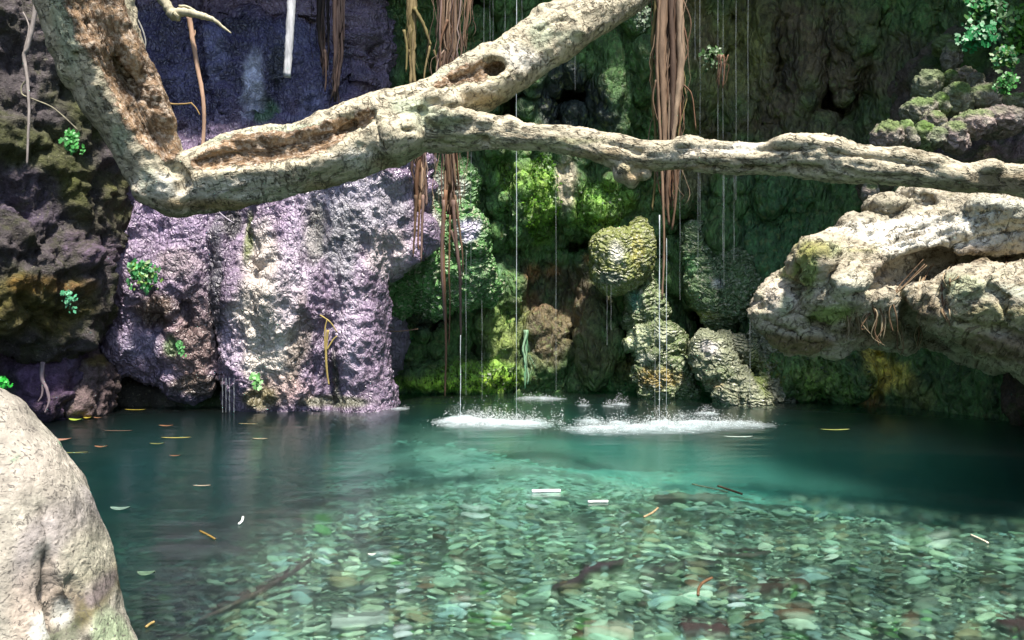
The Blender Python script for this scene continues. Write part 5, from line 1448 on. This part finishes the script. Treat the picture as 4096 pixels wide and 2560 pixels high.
# bigger stones one by one
LOCS = ['', 'in the near left pool bed', 'in the near middle pool bed', 'in the near right pool bed', 'further out in mid pool', 'further out on the right']
protos = {}
cnt = 0
for tries in range(2000):
    if cnt >= 190:
        break
    yy = 2.15 + RS.uniform() ** 1.2 * 3.3
    xx = RS.uniform(-0.5, 0.7) * (yy + .3)
    if bed_shade(np.array([[xx, yy, 0.0]]))[0] > 0.3:
        continue
    p = RS.choice(len(PAL), p=pw)
    sh = RS.randint(4)
    key = (p, sh)
    if key not in protos:
        protos[key] = mesh_data('bed_stone', stone_shape(I2, 20 + p * 4 + sh), F2, np.tile(np.clip(np.asarray(PAL[p][0]) * np.array((0.84, 1.02, 0.95)) * (1.1 + 0.15 * sh), 0, 0.85), (len(I2), 1)), mat=M['stone'])
    o = D.objects.new('bed_stone', protos[key])
    COL.objects.link(o)
    s_ = RS.uniform(.028, .058) * (1.25 if RS.uniform() < .15 else 1)
    o.location = (xx, yy, float(bed_z(np.array(xx), np.array(yy))) + .03)
    o.rotation_euler = (RS.uniform(-.2, .2), RS.uniform(-.3, .3), RS.uniform(-.6, .6))
    o.scale = (s_ * RS.uniform(1, 1.4), s_, s_)
    far = yy > 3.9
    l_ = LOCS[(5 if xx > 1.0 else 4) if far else (1 if xx < -.3 else 2 if xx < .8 else 3)]
    tag(o, f'flat {PAL[p][2]} stone under water {l_}', 'stone', f'{PAL[p][2]} stones {l_}')
    cnt += 1

# ------------------------------------------------------------------ sunken wood, floating leaves and sticks
def waterpt(px, py, z=0.0):
    Y = (EYE - z) * FPX / (py - HOR)
    return np.array([(px - 512) / FPX * Y, Y, z])
def sunk(name, label, cat, pts, r, col, z=-0.12, rough=0.25, mat='sunk', flat=1.0):
    P = spline(np.array([waterpt(a, b, z) for a, b in pts]), 14)
    mb = MB()
    n = len(P)
    rad = r * (0.55 + 0.45 * np.sin(np.linspace(0.35, math.pi - 0.35, n))) * (1 + rough * 1.6 * perlin(np.stack([np.arange(n) * 0.17 + pts[0][0], 0 * np.arange(n), 0 * np.arange(n)], 1)))
    mb.tube(P, rad, 14, col, 0.02)
    mb.V[0] = mb.V[0] + r * (0.7 * np.stack([fbm(mb.V[0] * (1.2 / r) * 0.3 + 9 * q_, 4, 0.6) for q_ in range(3)], 1))
    if flat != 1.0:
        mb.V[0][:, 2] = P[:, 2].mean() + (mb.V[0][:, 2] - P[:, 2].mean()) * flat
    return tag(mb.build(name, M[mat]), label, cat)
RB = (0.055, 0.022, 0.016)
sunk('sunken_log', 'long reddish brown log lying under water in the middle distance', 'log', [(655, 500), (690, 499), (725, 497)], .036, RB, -.17)
sunk('sunken_log', 'dark red brown log under water near the lower right', 'log', [(716, 595), (760, 593), (806, 588)], .038, RB, -.12)
sunk('sunken_log', 'mottled dark log under water above the red brown one at the lower right', 'log', [(640, 580), (680, 570), (720, 566)], .034, (0.04, 0.028, 0.028), -.13)
sunk('sunken_branch', 'crooked dark purple branch under water in the lower middle', 'branch', [(552, 590), (575, 583), (590, 572), (612, 565), (622, 562)], .020, (0.05, 0.02, 0.035), -.08)
sunk('sunken_branch', 'thin dark branch under water leaning up to the right near the foreground boulder', 'branch', [(200, 620), (240, 602), (280, 580), (310, 560)], .012, (0.08, 0.04, 0.04), -.08)
sunk('sunken_branch', 'dark curved twig under water right of centre', 'branch', [(718, 554), (745, 556), (770, 552)], .012, (0.06, 0.03, 0.03), -.08)
sunk('sunken_rock', 'big dark red rock under water near the foreground boulder', 'rock', [(160, 548), (200, 550), (245, 553)], .10, (0.05, 0.022, 0.03), -.26, flat=.4)
sunk('sunken_rock', 'dark red rock under water at the lower edge', 'rock', [(680, 632), (705, 632), (730, 634)], .045, (0.07, 0.024, 0.026), -.11, flat=.6)
sunk('sunken_rock', 'dark maroon rock under water at the lower right corner', 'rock', [(1000, 630), (1015, 628), (1035, 630)], .05, (0.07, 0.022, 0.026), -.11, flat=.6)
sunk('pale_rock', 'pale whitish rock under water at the lower middle edge', 'rock', [(330, 625), (352, 623), (388, 620)], .038, (0.42, 0.45, 0.40), -.11, flat=.5)
sunk('pale_rock', 'cream rock with ripples at the bottom edge of the frame', 'rock', [(582, 633), (605, 632), (632, 636)], .042, (0.38, 0.35, 0.26), -.10, flat=.5)
sunk('pale_rock', 'white flat stone under water left of the white reed piece', 'rock', [(462, 514), (475, 516), (490, 515)], .036, (0.7, 0.73, 0.7), -.13, flat=.4)

def floater(name, label, cat, px, py, length, width, col, ang=0.0, curl=0.15, group=None):
    c = waterpt(px, py, 0.004)
    sc = c[1] / FPX
    L, W = length * sc / 2, width
    u = np.linspace(-1, 1, 9)
    mb = MB()
    w = W / 2 * np.sqrt(np.clip(1 - u ** 2, 0, 1)) * (1 + 0.25 * u)
    top = np.stack([u * L, w, 0.003 + curl * W * (u ** 2)], 1)
    midl = np.stack([u * L, 0 * u, 0.001 + curl * W * (u ** 2) * .6], 1)
    bot = np.stack([u * L, -w, 0.003 + curl * W * (u ** 2)], 1)
    V = np.concatenate([top, midl, bot])
    ca, sa = math.cos(ang), math.sin(ang)
    V = np.stack([V[:, 0] * ca - V[:, 1] * sa, V[:, 0] * sa + V[:, 1] * ca, V[:, 2]], 1) + c
    q = [(k, k + 9, k + 10, k + 1) for k in range(8)] + [(k + 9, k + 18, k + 19, k + 10) for k in range(8)]
    mb.add(V, None, q, col)
    return tag(mb.build(name, M['litter']), label, cat, group)
FL = 'leaves afloat on the dark water at the left'
YEL, ORA, BRN, OLV = (0.36, 0.28, 0.03), (0.22, 0.10, 0.045), (0.17, 0.095, 0.065), (0.16, 0.17, 0.05)
for px, py, L, w, col, lab in [
        (76, 420, 14, .09, (0.35, 0.48, 0.05), 'yellow green leaf afloat beside the left waterline rocks'), (88, 418, 10, .08, YEL, 'curled yellow leaf touching the yellow green one by the left rocks'), (98, 418, 9, .04, ORA, 'slim orange leaf right of the yellow pair by the left rocks'), (60, 440, 24, .09, (0.38, 0.2, 0.14), 'largest pinkish brown leaf afloat near the foreground boulder'), (101, 447, 13, .05, ORA, 'orange leaf afloat right of the largest brown leaf'), (71, 453, 34, .03, OLV, 'long thin olive leaf afloat below the largest brown leaf'), (166, 426, 15, .05, ORA, 'orange brown leaf afloat in front of the shaded hollow'),
        (176, 438, 30, .03, (0.40, 0.34, 0.08), 'long yellowish leaf afloat below the orange brown one'), (157, 444, 15, .04, OLV, 'olive leaf afloat left of the long yellowish one'), (175, 456, 11, .03, ORA, 'small orange sliver with a white speck, afloat in the left pool'), (118, 431, 30, .02, BRN, 'faint thin brown stalk afloat in the dark left water'), (248, 424, 20, .02, (0.30, 0.24, 0.12), 'thin tan stalk afloat under the purple rock face'), (260, 439, 16, .025, (0.45, 0.36, 0.24), 'thin pale tan leaf afloat right of the long yellowish one'), (135, 410, 22, .03, YEL, 'thin yellow leaf strip at the edge of the shaded hollow'),
        (120, 509, 20, .06, (0.14, 0.22, 0.18), 'pale blue green leaf afloat right of the foreground boulder'), (202, 486, 18, .02, (0.42, 0.34, 0.25), 'thin tan twig leaf afloat left of centre'), (146, 574, 18, .05, (0.09, 0.16, 0.10), 'dull green leaf afloat close beside the foreground boulder'), (372, 555, 9, .03, (0.5, 0.55, 0.48), 'small white leaf afloat in the left middle of the pool'), (835, 430, 30, .04, (0.28, 0.32, 0.08), 'faint yellowish leaf on the dark water under the log'), (738, 437, 30, .03, (0.5, 0.6, 0.55), 'pale streak of foam afloat right of the long splash')]:
    floater('floating_leaf', lab, 'leaf', px, py, L, w, np.asarray(col) * .75, RS.uniform(-.08, .08), group=FL if px < 270 else None)
def afloat(name, label, cat, pts, r, col):
    P = spline(np.array([waterpt(a, b, 0.006) for a, b in pts]), 6)
    mb = MB()
    mb.tube(P, r, 7, col, 0.05)
    tag(mb.build(name, M['litter']), label, cat)
afloat('white_reed', 'longer straight white reed piece afloat in the middle of the pool', 'reed', [(532, 491.5), (546, 491), (560.5, 491)], .011, (0.9, 0.92, 0.92))
afloat('white_reed', 'shorter white reed piece afloat right of the longer one', 'reed', [(588, 502), (597, 501.6), (608, 501.5)], .008, (0.85, 0.85, 0.8))
afloat('floating_twig', 'orange twig afloat on the right above the sunken reddish log', 'twig', [(718, 486), (730, 490), (742, 494)], .006, (0.12, 0.065, 0.03))
afloat('floating_twig', 'fine pale green stalk crossing the orange twig', 'twig', [(692, 484), (710, 488), (728, 492)], .004, (0.35, 0.40, 0.22))
afloat('floating_twig', 'curved white sliver afloat left of centre', 'twig', [(239, 524), (242, 521), (243, 517)], .006, (0.85, 0.9, 0.85))
afloat('floating_twig', 'small yellow twig afloat below the white sliver', 'twig', [(200, 531), (208, 535), (215, 539)], .005, (0.2, 0.13, 0.03))
afloat('floating_twig', 'short tan twig afloat in the middle of the right half', 'twig', [(644, 517), (652, 513), (658, 508)], .006, (0.34, 0.25, 0.14))
afloat('floating_twig', 'bent orange twig afloat beside the dark red log at the lower right', 'twig', [(698, 595), (699, 588), (704, 582), (712, 578)], .006, (0.12, 0.065, 0.03))
afloat('floating_twig', 'slim white twig afloat at the far right', 'twig', [(971, 535), (980, 539), (988, 543)], .005, (0.6, 0.55, 0.42))
afloat('floating_twig', 'yellow leaf stalk afloat beside the foot of the foreground boulder', 'twig', [(146, 627), (150, 624), (154, 622)], .005, (0.3, 0.22, 0.08))
